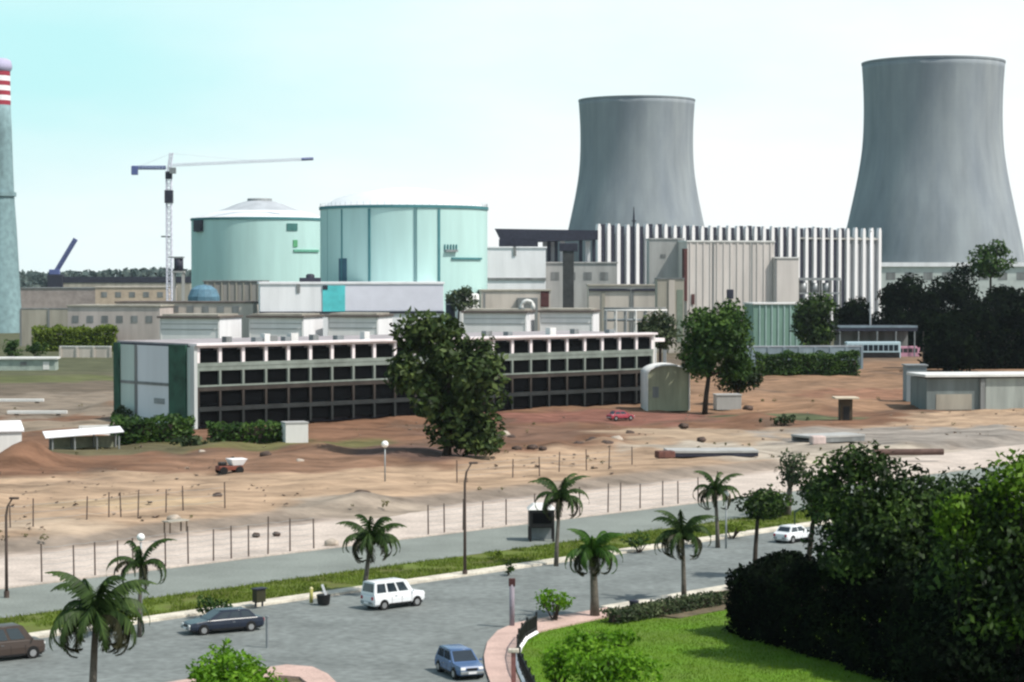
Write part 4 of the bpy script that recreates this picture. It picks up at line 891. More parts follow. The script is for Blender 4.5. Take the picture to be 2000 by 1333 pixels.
# ------------------------------------------------------------------ vehicles
def car(name, label, cat, loc, rz, L=4.3, W=1.68, z0=0.24, belt=0.92, top=1.45, hood=0.74, gx=(-0.40, -0.30, 0.08, 0.26), paint=None, nwin=2, wr=0.31, roofm=None, nose=0.86):
    t = thing(name, label, cat, loc, rz); hw = W / 2; mb = MB()
    st_ = [(-L / 2, 0.12, belt * 0.86, hw * 0.84), (-L / 2 + 0.12, 0, belt * 0.97, hw * 0.95), (gx[0] * L, 0, belt, hw), (0, 0, belt, hw), (gx[3] * L, 0, belt * 0.98, hw), (L / 2 - 0.45, 0, hood + (belt - hood) * 0.35, hw * 0.97), (L / 2 - 0.1, 0.03, hood, hw * nose), (L / 2, 0.15, hood * 0.86, hw * nose * 0.9)]
    vs = []; m_ = 8
    for x, dz, zt, h in st_:
        zb_ = z0 + dz; zm_ = zb_ + (zt - zb_) * 0.55
        vs += [(x, -h * 0.9, zb_), (x, -h, zb_ + 0.12), (x, -h, zm_), (x, -h * 0.93, zt), (x, h * 0.93, zt), (x, h, zm_), (x, h, zb_ + 0.12), (x, h * 0.9, zb_)]
    fs = [tuple(range(7, -1, -1)), tuple(range(len(vs) - 8, len(vs)))]
    for i in range(len(st_) - 1):
        for k in range(8):
            a = i * 8 + k; b = i * 8 + (k + 1) % 8; fs.append((a, b, b + 8, a + 8))
    mb.add(vs, fs)
    xa, xb, xc, xd = [g * L for g in gx]; hb = hw * 0.92; hr = hw * 0.76; zb_ = belt - 0.03
    B4 = [(xa, -hb, zb_), (xd, -hb, zb_), (xd, hb, zb_), (xa, hb, zb_)]; T4 = [(xb, -hr, top - 0.04), (xc, -hr, top - 0.04), (xc, hr, top - 0.04), (xb, hr, top - 0.04)]
    R4 = [(xb + 0.12, -hr * 0.85, top), (xc - 0.12, -hr * 0.85, top), (xc - 0.12, hr * 0.85, top), (xb + 0.12, hr * 0.85, top)]
    mb.build('body', paint, t, False, 0.035)
    MB().add(B4 + T4, [(0, 1, 5, 4), (1, 2, 6, 5), (2, 3, 7, 6), (3, 0, 4, 7), (4, 5, 6, 7)]).build('cabin', paint, t)
    MB().add(T4 + R4, [(0, 1, 5, 4), (1, 2, 6, 5), (2, 3, 7, 6), (3, 0, 4, 7), (4, 5, 6, 7), (3, 2, 1, 0)]).build('roof', roofm or paint, t, True)
    def panel(nm, q0, q1, q2, q3, u0, u1, v0, v1):
        q = [Vector(p) for p in (q0, q1, q2, q3)]; bl = lambda u, v: (q[0] * (1 - u) + q[1] * u) * (1 - v) + (q[3] * (1 - u) + q[2] * u) * v
        nrm = (q[1] - q[0]).cross(q[3] - q[0]).normalized() * 0.012
        ps = [bl(u0, v0), bl(u1, v0), bl(u1, v1), bl(u0, v1)]
        MB().add([p + nrm for p in ps] + [p - nrm for p in ps], [(0, 1, 2, 3), (7, 6, 5, 4), (0, 4, 5, 1), (1, 5, 6, 2), (2, 6, 7, 3), (3, 7, 4, 0)]).build(nm, m_cglass, t)
    panel('windscreen', B4[1], B4[2], T4[2], T4[1], 0.06, 0.94, 0.1, 0.94)
    panel('rear_window', B4[3], B4[0], T4[0], T4[3], 0.08, 0.92, 0.2, 0.9)
    for k in range(nwin):
        a, b = 0.07 + 0.86 * k / nwin, 0.07 + 0.86 * (k + 1) / nwin - 0.05
        panel('side_window', B4[0], B4[1], T4[1], T4[0], a, b, 0.14, 0.88); panel('side_window', B4[2], B4[3], T4[3], T4[2], 1 - b, 1 - a, 0.14, 0.88)
    for x in (-L * 0.31, L * 0.32):
        for s in (-1, 1):
            y = s * (hw - 0.085)
            MB().tube([(x, s * (hw - 0.25), wr + 0.03), (x, s * (hw + 0.006), wr + 0.03)], wr * 1.17, 20).build('wheel_arch', m_black, t)
            wh = MB().tube([(x, y - 0.1, wr), (x, y + 0.1, wr)], wr, 20).build('wheel', m_tyre, t)
            MB().tube([(x, y + s * 0.095, wr), (x, y + s * 0.112, wr)], wr * 0.6, 16).build('rim', m_rim, wh)
    for s in (-1, 1):
        MB().box((L / 2 - 0.06, s * hw * 0.62, hood * 0.82), (0.14, 0.3, 0.15)).build('headlight', m_globe, t, bevel=0.03)
        MB().box((-L / 2 + 0.03, s * hw * 0.7, belt * 0.75), (0.12, 0.22, 0.24)).build('tail_light', m_red, t, bevel=0.03)
        MB().box((gx[3] * L - 0.15, s * (hw + 0.08), belt + 0.06), (0.1, 0.16, 0.12)).build('wing_mirror', paint, t, bevel=0.03)
    MB().box((L / 2 + 0.01, 0, z0 + 0.2), (0.14, W * 0.82, 0.18)).build('front_bumper', m_grey, t, bevel=0.04); MB().box((-L / 2 - 0.01, 0, z0 + 0.22), (0.14, W * 0.8, 0.18)).build('rear_bumper', m_grey, t, bevel=0.04)
    MB().box((0, 0, z0 + 0.02), (L * 0.9, W * 0.85, 0.14)).build('underbody', m_black, t)
    for s in (-1, 1):
        MB().box((0, s * (hw - 0.01), z0 + 0.07), (L * 0.42, 0.05, 0.12)).build('sill', m_black, t)
        for x in (-0.16 * L, 0.03 * L, 0.22 * L): MB().box((x, s * hw, z0 + (belt - z0) * 0.42), (0.02, 0.016, (belt - z0) * 0.55)).build('door_seam', m_black, t)
        MB().box((-0.08 * L, s * (hw + 0.003), belt - 0.2), (0.16, 0.03, 0.035)).build('door_handle', m_grey, t)
    MB().box((L / 2 + 0.085, 0, z0 + 0.2), (0.02, 0.5, 0.12)).build('number_plate', m_white, t); MB().box((-L / 2 - 0.085, 0, z0 + 0.22), (0.02, 0.5, 0.12)).build('number_plate', m_white, t)
    MB().box((L / 2 - 0.02, 0, hood * 0.8), (0.1, W * 0.36, 0.13)).build('grille', m_black, t)
    return t
def carpaint(name, c, r=0.25):
    return mat(name, c, r, 0.03, 0.3, spec=0.6)
p_white = carpaint('white car paint', (0.74, 0.76, 0.78)); p_navy = carpaint('navy car paint', (0.012, 0.018, 0.035)); p_blue = carpaint('blue car paint', (0.07, 0.13, 0.26))
p_brown = carpaint('brown van paint', (0.05, 0.034, 0.027), 0.4); p_red = carpaint('red car paint', (0.32, 0.04, 0.06))
q = G(768, 1186); car('van', 'white van driving to the right along the avenue beside the kerb', 'van', (q.x, q.y, 0.012), RA - 0.12, L=4.5, W=1.72, belt=1.12, top=1.95, hood=1.02, gx=(-0.49, -0.46, 0.14, 0.27), paint=p_white, nwin=3, z0=0.3, wr=0.33)
q = G(436, 1234); car('sedan', 'dark navy saloon car on the avenue behind the bright green shrub', 'car', (q.x, q.y, 0.012), RA + math.pi - 0.32, L=5.1, W=1.78, paint=p_navy, nwin=3)
q = G(898, 1318); car('hatchback', 'metallic blue car coming towards the viewer at the bottom edge beside the pink pavement', 'car', (q.x, q.y, 0.012), math.radians(-68), L=4.0, W=1.74, belt=0.9, top=1.5, hood=0.8, gx=(-0.47, -0.40, 0.06, 0.26), paint=p_blue)
q = G(6, 1288); car('brown_van', 'dark brown van on the avenue cut off by the left edge behind a palm', 'van', (q.x, q.y, 0.012), RA - 0.2, L=4.8, W=1.8, belt=1.15, top=2.05, hood=1.05, gx=(-0.48, -0.45, 0.2, 0.34), paint=p_brown, nwin=3, wr=0.34)
q = G(1212, 822, ZS); car('red_car', 'red car with a pale windscreen parked on the soil by the offices', 'car', (q.x, q.y, ZS + 0.1), 0.5, L=4.2, paint=p_red, wr=0.32)
q = G(1550, 1058); car('parked_white_car', 'pale car half hidden between the dark trunks on the avenue', 'car', (q.x, q.y, 0.012), RA, L=4.0, paint=p_white)
# small red dumper on the soil
q = G(449, 926, ZS); t = thing('site_dumper', 'small red brown site dumper with a white skip on the brown soil', 'dumper', (q.x, q.y, ZS), 0.5)
MB().bx(-1.5, 1.3, -0.7, 0.7, 0.45, 0.95).build('chassis', mat('red brown paint', (0.20, 0.06, 0.04), 0.6, 0.2, 1.0), t, bevel=0.08)
MB().add([(0.1, -0.7, 0.96), (1.3, -0.7, 0.96), (1.3, 0.7, 0.96), (0.1, 0.7, 0.96), (-0.2, -0.95, 1.7), (1.8, -0.95, 1.7), (1.8, 0.95, 1.7), (-0.2, 0.95, 1.7)],
         [(3, 2, 1, 0), (4, 5, 6, 7), (0, 1, 5, 4), (1, 2, 6, 5), (2, 3, 7, 6), (3, 0, 4, 7)]).build('skip', m_white, t, bevel=0.05)
MB().bx(-1.3, -0.5, -0.4, 0.4, 0.96, 1.35).build('seat', m_black, t, bevel=0.06)
for x in (-1.0, 0.9):
    for s in (-1, 1): MB().tube([(x, s * 0.7 - 0.14, 0.45), (x, s * 0.7 + 0.14, 0.45)], 0.45, 16).build('wheel', m_tyre, t)
# bus shelter with a bus and a lorry far right
f = Fr(1640, 1786, K*303, 1, 690); t = f.root('vehicle_shelter', 'flat dark roofed shelter over parked vehicles under the dark trees', 'shelter'); H = f.lz(637); L = f.L
MB().bx(-0.8, L + 0.8, 0, 11, H - 1.5, H).build('roof', m_dark, t, bevel=0.1); MB().bx(-0.85, L + 0.85, -0.1, -0.003, H - 0.5, H + 0.1).build('fascia', m_blue, t)
for k in range(5): MB().tube([(L * k / 4, 0, 0), (L * k / 4, 0, H - 1.5)], 0.2, 8).build('column', m_grey, t)
MB().bx(0, L, 8.5, 8.8, 0, H - 1.51).build('back_wall', m_concd, t)
def coach(name, label, px, py, Lc, Wc, Hc, rz, paint, stripe):
    q = G(px, py); t = thing(name, label, 'bus', (q.x, q.y, 0), rz)
    MB().bx(-Lc / 2, Lc / 2, -Wc / 2, Wc / 2, 0.45, Hc).build('body', paint, t, bevel=0.18)
    MB().bx(-Lc / 2 + 0.4, Lc / 2 - 0.3, -Wc / 2 - 0.02, -Wc / 2 + 0.05, 0.7, Hc * 0.45).build('side_band', stripe, t)
    nw = int(Lc / 1.5)
    for k in range(nw):
        x = -Lc / 2 + 0.5 + (Lc - 1) * k / nw; MB().bx(x, x + (Lc - 1) / nw - 0.2, -Wc / 2 - 0.03, -Wc / 2 + 0.05, Hc * 0.52, Hc * 0.84).build('window', m_cglass, t)
    MB().bx(-Lc / 2 - 0.03, -Lc / 2 + 0.04, -Wc / 2 + 0.25, Wc / 2 - 0.25, Hc * 0.45, Hc * 0.85).build('windscreen', m_cglass, t)
    for x in (-Lc * 0.32, Lc * 0.3):
        for y in (-Wc / 2 + 0.16, Wc / 2 - 0.16): MB().tube([(x, y - 0.15, 0.5), (x, y + 0.15, 0.5)], 0.5, 16).build('wheel', m_tyre, t)
p_lb = carpaint('pale blue bus paint', (0.42, 0.56, 0.62), 0.4); p_pk = carpaint('pink lorry paint', (0.50, 0.25, 0.34), 0.5)
coach('parked_bus', 'pale blue and white bus parked under the flat dark shelter', 1704, 705, 15, 2.6, 5.2, math.radians(4), p_lb, m_black)
coach('pink_bus', 'pinkish bus at the right end of the flat dark shelter', 1772, 702, 6.5, 2.4, 3.6, math.radians(2), p_pk, p_pk)

# ------------------------------------------------------------------ poles, lamps, fences
def lamp_post(label, px, py, pytop, arm, grp='brown street lamps', z=0.0):
    q = G(px, py, z); h = at(px, pytop, q.y).z - z; t = thing('street_lamp', label, 'street lamp', (q.x, q.y, z), group=grp)
    MB().tube([(0, 0, 0), (0, 0, h * 0.5), (0, 0, h * 0.82), (arm * 0.25, 0, h * 0.92), (arm, 0, h)], [0.13, 0.11, 0.09, 0.075, 0.06], 10).build('pole', m_pole, t, True)
    MB().tube([(0, 0, 0), (0, 0, 0.5)], 0.2, 10).build('base', m_pole, t)
    MB().box((arm * 1.3, 0, h + 0.02), (0.7, 0.26, 0.16)).build('lamp_head', m_pole, t, bevel=0.05); return t
lamp_post('tall brown street lamp standing on the median grass right of the white van', 908, 1126, 905, 0.5)
lamp_post('thick brown street lamp post at the left edge of the far road', 13, 1168, 974, 0.45)
def globe_lamp(label, px, py, pytop, z=0.0):
    q = G(px, py, z); h = at(px, pytop, q.y).z - z; t = thing('globe_lamp', label, 'street lamp', (q.x, q.y, z), group='white globe lamps')
    MB().tube([(0, 0, 0), (0, 0, h - 0.3)], [0.09, 0.06], 8).build('pole', m_galv, t, True); MB().ball((0, 0, h), 0.26 if z == 0 else 0.38, 14, 10).build('globe', m_globe, t, True)
globe_lamp('white globe lamp behind the thin arching palm on the left', 276, 1236, 1050); globe_lamp('white globe lamp alone on the sand left of the big tree', 752, 942, 868, ZS)
globe_lamp('white globe lamp in front of the farthest palm crown on the right', 1418, 1072, 965)
q = G(1552, 1052); t = thing('arm_lamp', 'greenish lamp post with a long slanting arm beside the dark trees', 'street lamp', (q.x, q.y, 0)); h0 = at(1552, 1000, q.y).z; p1 = at(1637, 957, q.y)
MB().tube([(0, 0, 0), (0, 0, h0), (p1.x - q.x, 0, p1.z)], [0.12, 0.1, 0.06], 8).build('pole', mat('green pole paint', (0.06, 0.10, 0.06), 0.6), t, True); MB().box((p1.x - q.x, 0, p1.z), (0.5, 0.3, 0.2)).build('lamp_head', m_globe, t, bevel=0.06)
q = at(1700, 640, K*310); t = thing('flag_pole', 'slim pale pole rising in front of the last white fins', 'pole', (q.x, q.y, 0)); MB().tube([(0, 0, 0), (0, 0, at(1700, 452, K*310).z)], [0.28, 0.16], 8).build('shaft', m_white, t, True); MB().ball((0, 0, at(1700, 451, K*310).z), 0.35, 10, 8).build('finial', m_white, t, True)
q = at(1232, 640, K*285); t = thing('utility_pole', 'thin grey pole in front of the low beige building', 'pole', (q.x, q.y, 0)); MB().tube([(0, 0, 0), (0, 0, at(1232, 560, K*285).z)], [0.16, 0.1], 8).build('shaft', m_concd, t); MB().box((0, 0, at(1232, 565, K*285).z), (2.0, 0.2, 0.2)).build('crossarm', m_concd, t)
q = at(1425, 640, K*300); t = thing('dark_post', 'short dark post showing above the round tree against the ribbed wall', 'post', (q.x, q.y, 0)); MB().tube([(0, 0, 0), (0, 0, at(1425, 585, K*300).z)], [0.5, 0.5], 8).build('shaft', m_dark, t); MB().box((0.1, 0, at(1425, 575, K*300).z), (1.9, 0.8, 2.6)).build('head', m_dark, t, bevel=0.2)

def fence(label, us, s, h, z, name='wire_fence', lean=0.02, wires=(0.35, 0.6, 0.85)):
    us = sorted(us); us = sorted(us + [(us[i] + us[i + 1]) / 2 + random.uniform(-0.6, 0.6) for i in range(len(us) - 1) if z == 0 or i % 2])
    o = RP(us[0], s, z); t = thing(name, label, 'fence', o, RA)
    for u in us:
        x = u - us[0]; a = random.uniform(-lean, lean); hh = h * random.uniform(0.85, 1.08)
        MB().tube([(x, 0, -0.3), (x + a * hh, 0, hh)], [0.07, 0.06], 6).build('post', m_pole, t)
    mb = MB()
    for k in wires:
        for i in range(len(us) - 1):
            a, b_ = us[i] - us[0], us[i + 1] - us[0]; mb.tube([(a, 0, h * k), ((a + b_) / 2, 0, h * k - 0.08), (b_, 0, h * k)], 0.012, 4)
    mb.build('wires', m_galv, t)
ub = [SU(G(px, py))[0] for px, py in ((70, 1135), (172, 1122), (240, 1112), (355, 1100), (455, 1092), (540, 1085), (630, 1074))]
fence('wire fence with thin brown posts along the far road on the left', ub, 136.2, 2.9, 0, wires=(0.15, 0.3, 0.45, 0.6, 0.75, 0.9))
ub = [SU(G(px, py))[0] for px, py in ((868, 1048), (940, 1040), (1010, 1028), (1100, 1015), (1205, 1003), (1265, 995), (1330, 985), (1400, 975))]
fence('wire fence with thin posts along the far road right of the tall lamp', ub, 136.2, 2.7, 0, wires=(0.15, 0.3, 0.45, 0.6, 0.75, 0.9))
ub = [SU(G(px, py, ZS))[0] for px, py in ((20, 1058), (52, 1052), (140, 1043), (230, 1030), (290, 1022), (318, 1018), (400, 1008), (485, 1000))]
fence('leaning wire fence with brown posts crossing the left sand', ub, 160, 2.6, ZS - 0.1, lean=0.05)
ub = [SU(G(px, py, ZS))[0] for px, py in ((1012, 955), (1080, 940), (1162, 930), (1222, 925), (1300, 915))]
fence('sparse wire fence with grey posts on the sand right of the big tree', ub, 162, 2.4, ZS - 0.1, lean=0.05)
# top rail of the left sand fence
# corner garden railing
t = thing('garden_railing', 'black iron railing on a white plinth curving along the pink pavement', 'fence', iR[4])
pl = [p - iR[4] for p in iR[3:]]
m_path = [Vector((p.x + 0.25, p.y, 0)) for p in pl]
def resample(P, d):
    o = [P[0]]; acc = 0
    for i in range(len(P) - 1):
        a, b_ = P[i], P[i + 1]; l = (b_ - a).length; q = d - acc
        while q < l: o.append(a + (b_ - a) * q / l); q += d
        acc = (acc + l) % d
    return o
mb = MB()
for i in range(len(m_path) - 1):
    a, b_ = m_path[i], m_path[i + 1]; mb.tube([a + Vector((0, 0, 1.25)), b_ + Vector((0, 0, 1.25))], 0.04, 6); mb.tube([a + Vector((0, 0, 0.5)), b_ + Vector((0, 0, 0.5))], 0.035, 6)
mb.build('rail', m_black, t)
mb = MB()
for p in resample(m_path, 0.11): mb.tube([p + Vector((0, 0, 0.3)), p + Vector((0, 0, 1.3))], 0.022, 4)
o = mb.build('bars', m_black, t); o['kind'] = 'stuff'
for p in resample(m_path, 2.2): MB().tube([p, p + Vector((0, 0, 1.5))], 0.06, 8).build('post', m_black, t)
mb = MB()
for i in range(len(m_path) - 1):
    a, b_ = m_path[i], m_path[i + 1]; mb.tube([a + Vector((0, 0, 0.16)), b_ + Vector((0, 0, 0.16))], 0.17, 4)
mb.build('plinth', m_white, t)
q = G(1003, 1345, 0.15); t = thing('gate_post', 'reddish square post with a cream cap on the pink pavement', 'post', (q.x, q.y, 0.15)); h = at(1003, 1275, q.y).z - 0.15
MB().bx(-0.13, 0.13, -0.13, 0.13, 0, h).build('shaft', mat('red brown post', (0.24, 0.11, 0.10), 0.8, 0.2, 1.0), t); MB().bx(-0.3, 0.3, -0.22, 0.22, h, h + 0.22).build('cap', m_kerb, t, bevel=0.05)
q = G(1000, 1222, 0.15); t = thing('sign_post', 'mauve grey post with a dark red head at the pavement corner', 'sign post', (q.x, q.y, 0.15)); h = at(1000, 1130, q.y).z - 0.15
MB().tube([(0, 0, 0), (0, 0, h - 0.4)], 0.17, 10).build('shaft', mat('mauve grey paint', (0.26, 0.23, 0.27), 0.6), t, True); MB().bx(-0.22, 0.22, -0.16, 0.16, h - 0.5, h).build('head', m_rust, t, bevel=0.04)
q = G(522, 1266); t = thing('thin_post', 'thin grey post on the avenue edge behind the bright green shrub', 'post', (q.x, q.y, 0)); MB().tube([(0, 0, 0), (0, 0, 1.9)], 0.09, 8).build('shaft', m_grey, t); MB().tube([(0, 0, 1.9), (0, 0, 2.0)], 0.13, 8).build('cap', m_grey, t)
q = G(506, 1186, 0.1); t = thing('median_bin', 'dark box on short legs on the median grass above the navy car', 'bin', (q.x, q.y, 0.1), RA); MB().bx(-0.42, 0.42, -0.25, 0.25, 0.35, 1.25).build('box', mat('dark olive box', (0.035, 0.035, 0.018), 0.8), t, bevel=0.05); MB().bx(-0.5, 0.5, -0.32, 0.32, 1.25, 1.33).build('lid', m_dark, t)
for s in (-0.3, 0.3): MB().bx(s - 0.05, s + 0.05, -0.05, 0.05, 0, 0.35).build('leg', m_dark, t)
q = G(608, 1178, 0.1); t = thing('bollard', 'yellow green bollard on the median left of the white van', 'bollard', (q.x, q.y, 0.1)); MB().tube([(0, 0, 0), (0, 0, 1.0)], [0.13, 0.12], 12).build('shaft', mat('yellow green paint', (0.36, 0.34, 0.10), 0.7), t, True); MB().ball((0, 0, 1.0), 0.13, 12, 8).build('cap', mat('cream cap', (0.6, 0.56, 0.3), 0.7), t, True)
q = G(632, 1180, 0.1); t = thing('tilted_sign', 'small tilted white sign over a dark planter on the median', 'sign', (q.x, q.y, 0.1)); MB().lathe([(0.01, 0), (0.42, 0), (0.5, 0.65), (0.42, 0.68), (0.01, 0.6)], 16).build('planter', m_black, t)
mb = MB(); mb.box((0, 0, 0), (0.16, 0.05, 0.85)); o = mb.build('board', m_white, t); o.location = (0.05, -0.1, 0.98); o.rotation_euler = (0, -0.35, 0)
q = G(1238, 1197, 0.15); t = thing('litter_bin', 'small black litter bin on the near kerb beside the planting bed', 'bin', (q.x, q.y, 0.15)); MB().lathe([(0.01, 0), (0.24, 0), (0.32, 0.75), (0.27, 0.78), (0.01, 0.7)], 16).build('drum', m_black, t, True); MB().lathe([(0.34, 0.75), (0.34, 0.83), (0.01, 0.9)], 16).build('lid', m_dark, t)
# booth on the median edge, behind the palm
q = G(1057, 1056); t = thing('guard_booth', 'black boxy booth with a rounded pale roof behind the tall palm', 'booth', (q.x, q.y, 0.0), 0.05)
for x in (-1.0, 1.0):
    for y in (-0.9, 0.9): MB().bx(x - 0.1, x + 0.1, y - 0.1, y + 0.1, 0, 1.2).build('leg', m_black, t)
MB().bx(-0.92, 0.92, 0.6, 0.85, 0, 1.2).build('back_wall', m_grey, t)
MB().bx(-1.1, 1.1, -1.0, 1.0, 1.2, 2.75).build('body', m_black, t, bevel=0.08)
MB().add([(-1.25, -1.1, 2.75), (1.25, -1.1, 2.75), (1.25, 1.1, 2.75), (-1.25, 1.1, 2.75), (-0.7, -0.7, 3.25), (0.7, -0.7, 3.25), (0.7, 0.7, 3.25), (-0.7, 0.7, 3.25)], [(3, 2, 1, 0), (4, 5, 6, 7), (0, 1, 5, 4), (1, 2, 6, 5), (2, 3, 7, 6), (3, 0, 4, 7)]).build('roof', m_offw, t, bevel=0.06)
MB().bx(-0.8, 0.8, -1.03, -0.98, 1.6, 2.5).build('window', m_glass, t)

# ------------------------------------------------------------------ trees, palms, shrubs
def blob(cx, cy, cz, a, b, h, n, rc, low=-1.0, shell=0.5):
    cl = []
    while len(cl) < n:
        d = rng.normal(0, 1, 3); d /= np.linalg.norm(d); r = rng.uniform(shell, 0.95)
        p = d * r
        if p[2] < low: continue
        cl.append(((cx + p[0] * a, cy + p[1] * b, cz + p[2] * h), rc * rng.uniform(0.65, 1.25)))
    return cl
def tree(label, base, crown, Y=None, z=ZS, m=None, size=0.45, n=40, dens=30, rc=None, name='tree', group=None, trunk=0.3, bark=None, extra=(), shell=0.5, low=-1.0, jit=0.8):
    """base (px,py) or None; crown (px0,px1,py0,py1) in the photo at the depth of the trunk"""
    q = G(base[0], base[1], z) if Y is None else Vector((at(base[0], 600, K * Y).x, K * Y, z))
    t = thing(name, label, 'tree', (q.x, q.y, q.z), group=group); cl = []
    for (x0, x1, y0, y1, nn) in [(*crown, n)] + list(extra):
        c0 = at((x0 + x1) / 2, (y0 + y1) / 2, q.y); a = (at(x1, 600, q.y).x - at(x0, 600, q.y).x) / 2; h = (at(x0, y0, q.y).z - at(x0, y1, q.y).z) / 2
        r_ = rc or 0.34 * min(a, h); cl += blob(c0.x - q.x, 0, c0.z - q.z, max(a - r_ * 0.7, 0.3), max(min(a, h * 1.4) - r_ * 0.7, 0.3), max(h - r_ * 0.6, 0.3), nn, r_, low, shell)
    leafobj('crown', clumps_leaves(cl, dens, size, jit=jit), m or l_dark, t)
    if trunk:
        mb = MB(); top = Vector(np.mean([c[0] for c in cl], 0)); lowz = min(c[0][2] - c[1] for c in cl); fork = Vector((top.x * 0.4, 0, max(top.z * 0.4, min(lowz + 0.2 * (top.z - lowz), top.z * 0.8), 0.4)))
        mb.tube([(0, 0, -0.4), (fork.x * 0.4, 0.05, fork.z * 0.5), fork], [trunk * 1.25, trunk, trunk * 0.85], 9)
        for c, r in cl[:: max(1, len(cl) // 12)]:
            e = Vector(c); mid = fork + (e - fork) * 0.5 + Vector((0, 0, 0.1 * (e - fork).length)); mb.tube([fork, mid, e], [trunk * 0.55, trunk * 0.32, trunk * 0.1], 6)
        mb.build('trunk', bark or m_bark, t, True)
    return t
tree('large spreading dark tree in front of the middle of the office facade', (872, 893), (765, 1008, 640, 860), m=l_big, size=0.6, n=64, dens=12, rc=2.0, trunk=0.5,
     extra=[(745, 935, 602, 690, 26), (805, 1012, 770, 892, 44), (840, 990, 820, 900, 16), (880, 990, 640, 790, 22), (755, 850, 660, 790, 16)], low=-0.95, shell=0.3)
tree('round green tree beside the ribbed block and the arched shed', (1376, 808), (1322, 1482, 572, 720), m=l_mid, size=0.5, n=70, dens=20, rc=2.2, trunk=0.4, extra=[(1316, 1430, 640, 752, 34), (1400, 1470, 660, 750, 14)], shell=0.3)
tree('low dark bush tree right of the round green tree', (1440, 790), (1392, 1495, 690, 778), m=l_dark, size=0.45, n=48, dens=28, rc=1.6, trunk=0.3)
g = 'dark trees below the right cooling tower'
tree('dark leafy tree just right of the green store', None or (1595, 700), (1540, 1645, 560, 700), Y=275, m=l_dark, size=0.7, n=40, dens=12, z=0, group=g, rc=3.2, trunk=0.5)
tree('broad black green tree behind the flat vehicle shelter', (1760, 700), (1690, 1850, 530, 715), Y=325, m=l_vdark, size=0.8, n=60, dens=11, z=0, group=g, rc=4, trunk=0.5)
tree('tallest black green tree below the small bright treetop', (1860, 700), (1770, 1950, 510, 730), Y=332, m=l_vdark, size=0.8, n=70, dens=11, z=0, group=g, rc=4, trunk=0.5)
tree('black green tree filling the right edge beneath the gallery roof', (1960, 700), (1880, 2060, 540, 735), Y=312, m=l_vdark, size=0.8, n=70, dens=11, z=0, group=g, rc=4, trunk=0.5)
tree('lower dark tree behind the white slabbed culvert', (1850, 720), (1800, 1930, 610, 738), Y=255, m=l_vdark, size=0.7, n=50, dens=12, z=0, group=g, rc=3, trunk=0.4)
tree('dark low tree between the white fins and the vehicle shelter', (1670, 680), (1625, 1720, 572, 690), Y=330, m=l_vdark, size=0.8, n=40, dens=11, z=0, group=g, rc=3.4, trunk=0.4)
tree('small bright green treetop rising before the right cooling tower', (1935, 560), (1880, 1988, 466, 545), Y=335, m=l_mid, size=0.8, n=26, dens=9, z=0, rc=2.6, trunk=0.4, shell=0.6)
tree('dusty green tree in front of the tan stair tower', (1290, 690), (1240, 1335, 598, 690), Y=240, m=l_dull, size=0.6, n=34, dens=14, z=0, rc=2.2, trunk=0.35)
tree('dusty bush at the right end of the nearer drum', (892, 600), (866, 945, 553, 615), Y=310, m=l_dull, size=0.6, n=24, dens=12, z=0, rc=2.0, trunk=0.3)
# garden trees, near right
tree('big garden tree with bright leaf tips at the right edge', (1950, 1420), (1770, 2180, 890, 1350), z=0, m=l_dark, size=0.24, n=200, dens=48, rc=1.5, trunk=0.25, shell=0.15)
tree('tall dark garden tree in the middle of the right hand group', (1705, 1300), (1555, 1880, 880, 1200), z=0, m=l_dark, size=0.24, n=210, dens=48, rc=1.35, trunk=0.22, extra=[(1590, 1750, 862, 960, 14)], shell=0.15)
tree('dark garden tree between the tall middle tree and the right edge tree', (1830, 1300), (1700, 1970, 905, 1200), z=0, m=l_dark, size=0.24, n=170, dens=48, rc=1.35, trunk=0.2, shell=0.15)
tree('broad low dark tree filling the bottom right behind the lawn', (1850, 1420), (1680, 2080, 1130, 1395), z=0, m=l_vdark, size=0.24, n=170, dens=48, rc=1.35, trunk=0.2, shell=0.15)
tree('dark shade tree on a slim trunk at the left of the garden group', (1574, 1165), (1545, 1665, 905, 1030), z=0, m=l_dark, size=0.24, n=34, dens=60, rc=1.0, trunk=0.2)
tree('small tree with a slim dark trunk beside the avenue', (1473, 1130), (1440, 1540, 958, 1015), z=0, m=l_dark, size=0.24, n=26, dens=60, rc=0.9, trunk=0.17)
tree('grey green broken tree leaning over the slabs', (1538, 1010), (1508, 1585, 872, 960), z=0.0, m=l_dull, size=0.3, n=16, dens=26, rc=1.2, trunk=0.3, bark=m_palmt)
m_barkd = mat('black bark', (0.012, 0.010, 0.008), 0.95)
tree('light leaved sapling in front of the big garden tree', (1870, 1432), (1812, 1930, 950, 1085), z=0, m=l_brit, size=0.24, n=30, dens=50, rc=0.65, trunk=0.08, extra=[(1840, 1960, 1040, 1150, 10)], bark=m_barkd)
tree('bright leaved tree crown at the far right edge', (1985, 1436), (1905, 2080, 864, 1035), z=0, m=l_brit, size=0.24, n=44, dens=45, rc=0.75, trunk=0.1, extra=[(1930, 2060, 1180, 1250, 8)], bark=m_barkd)

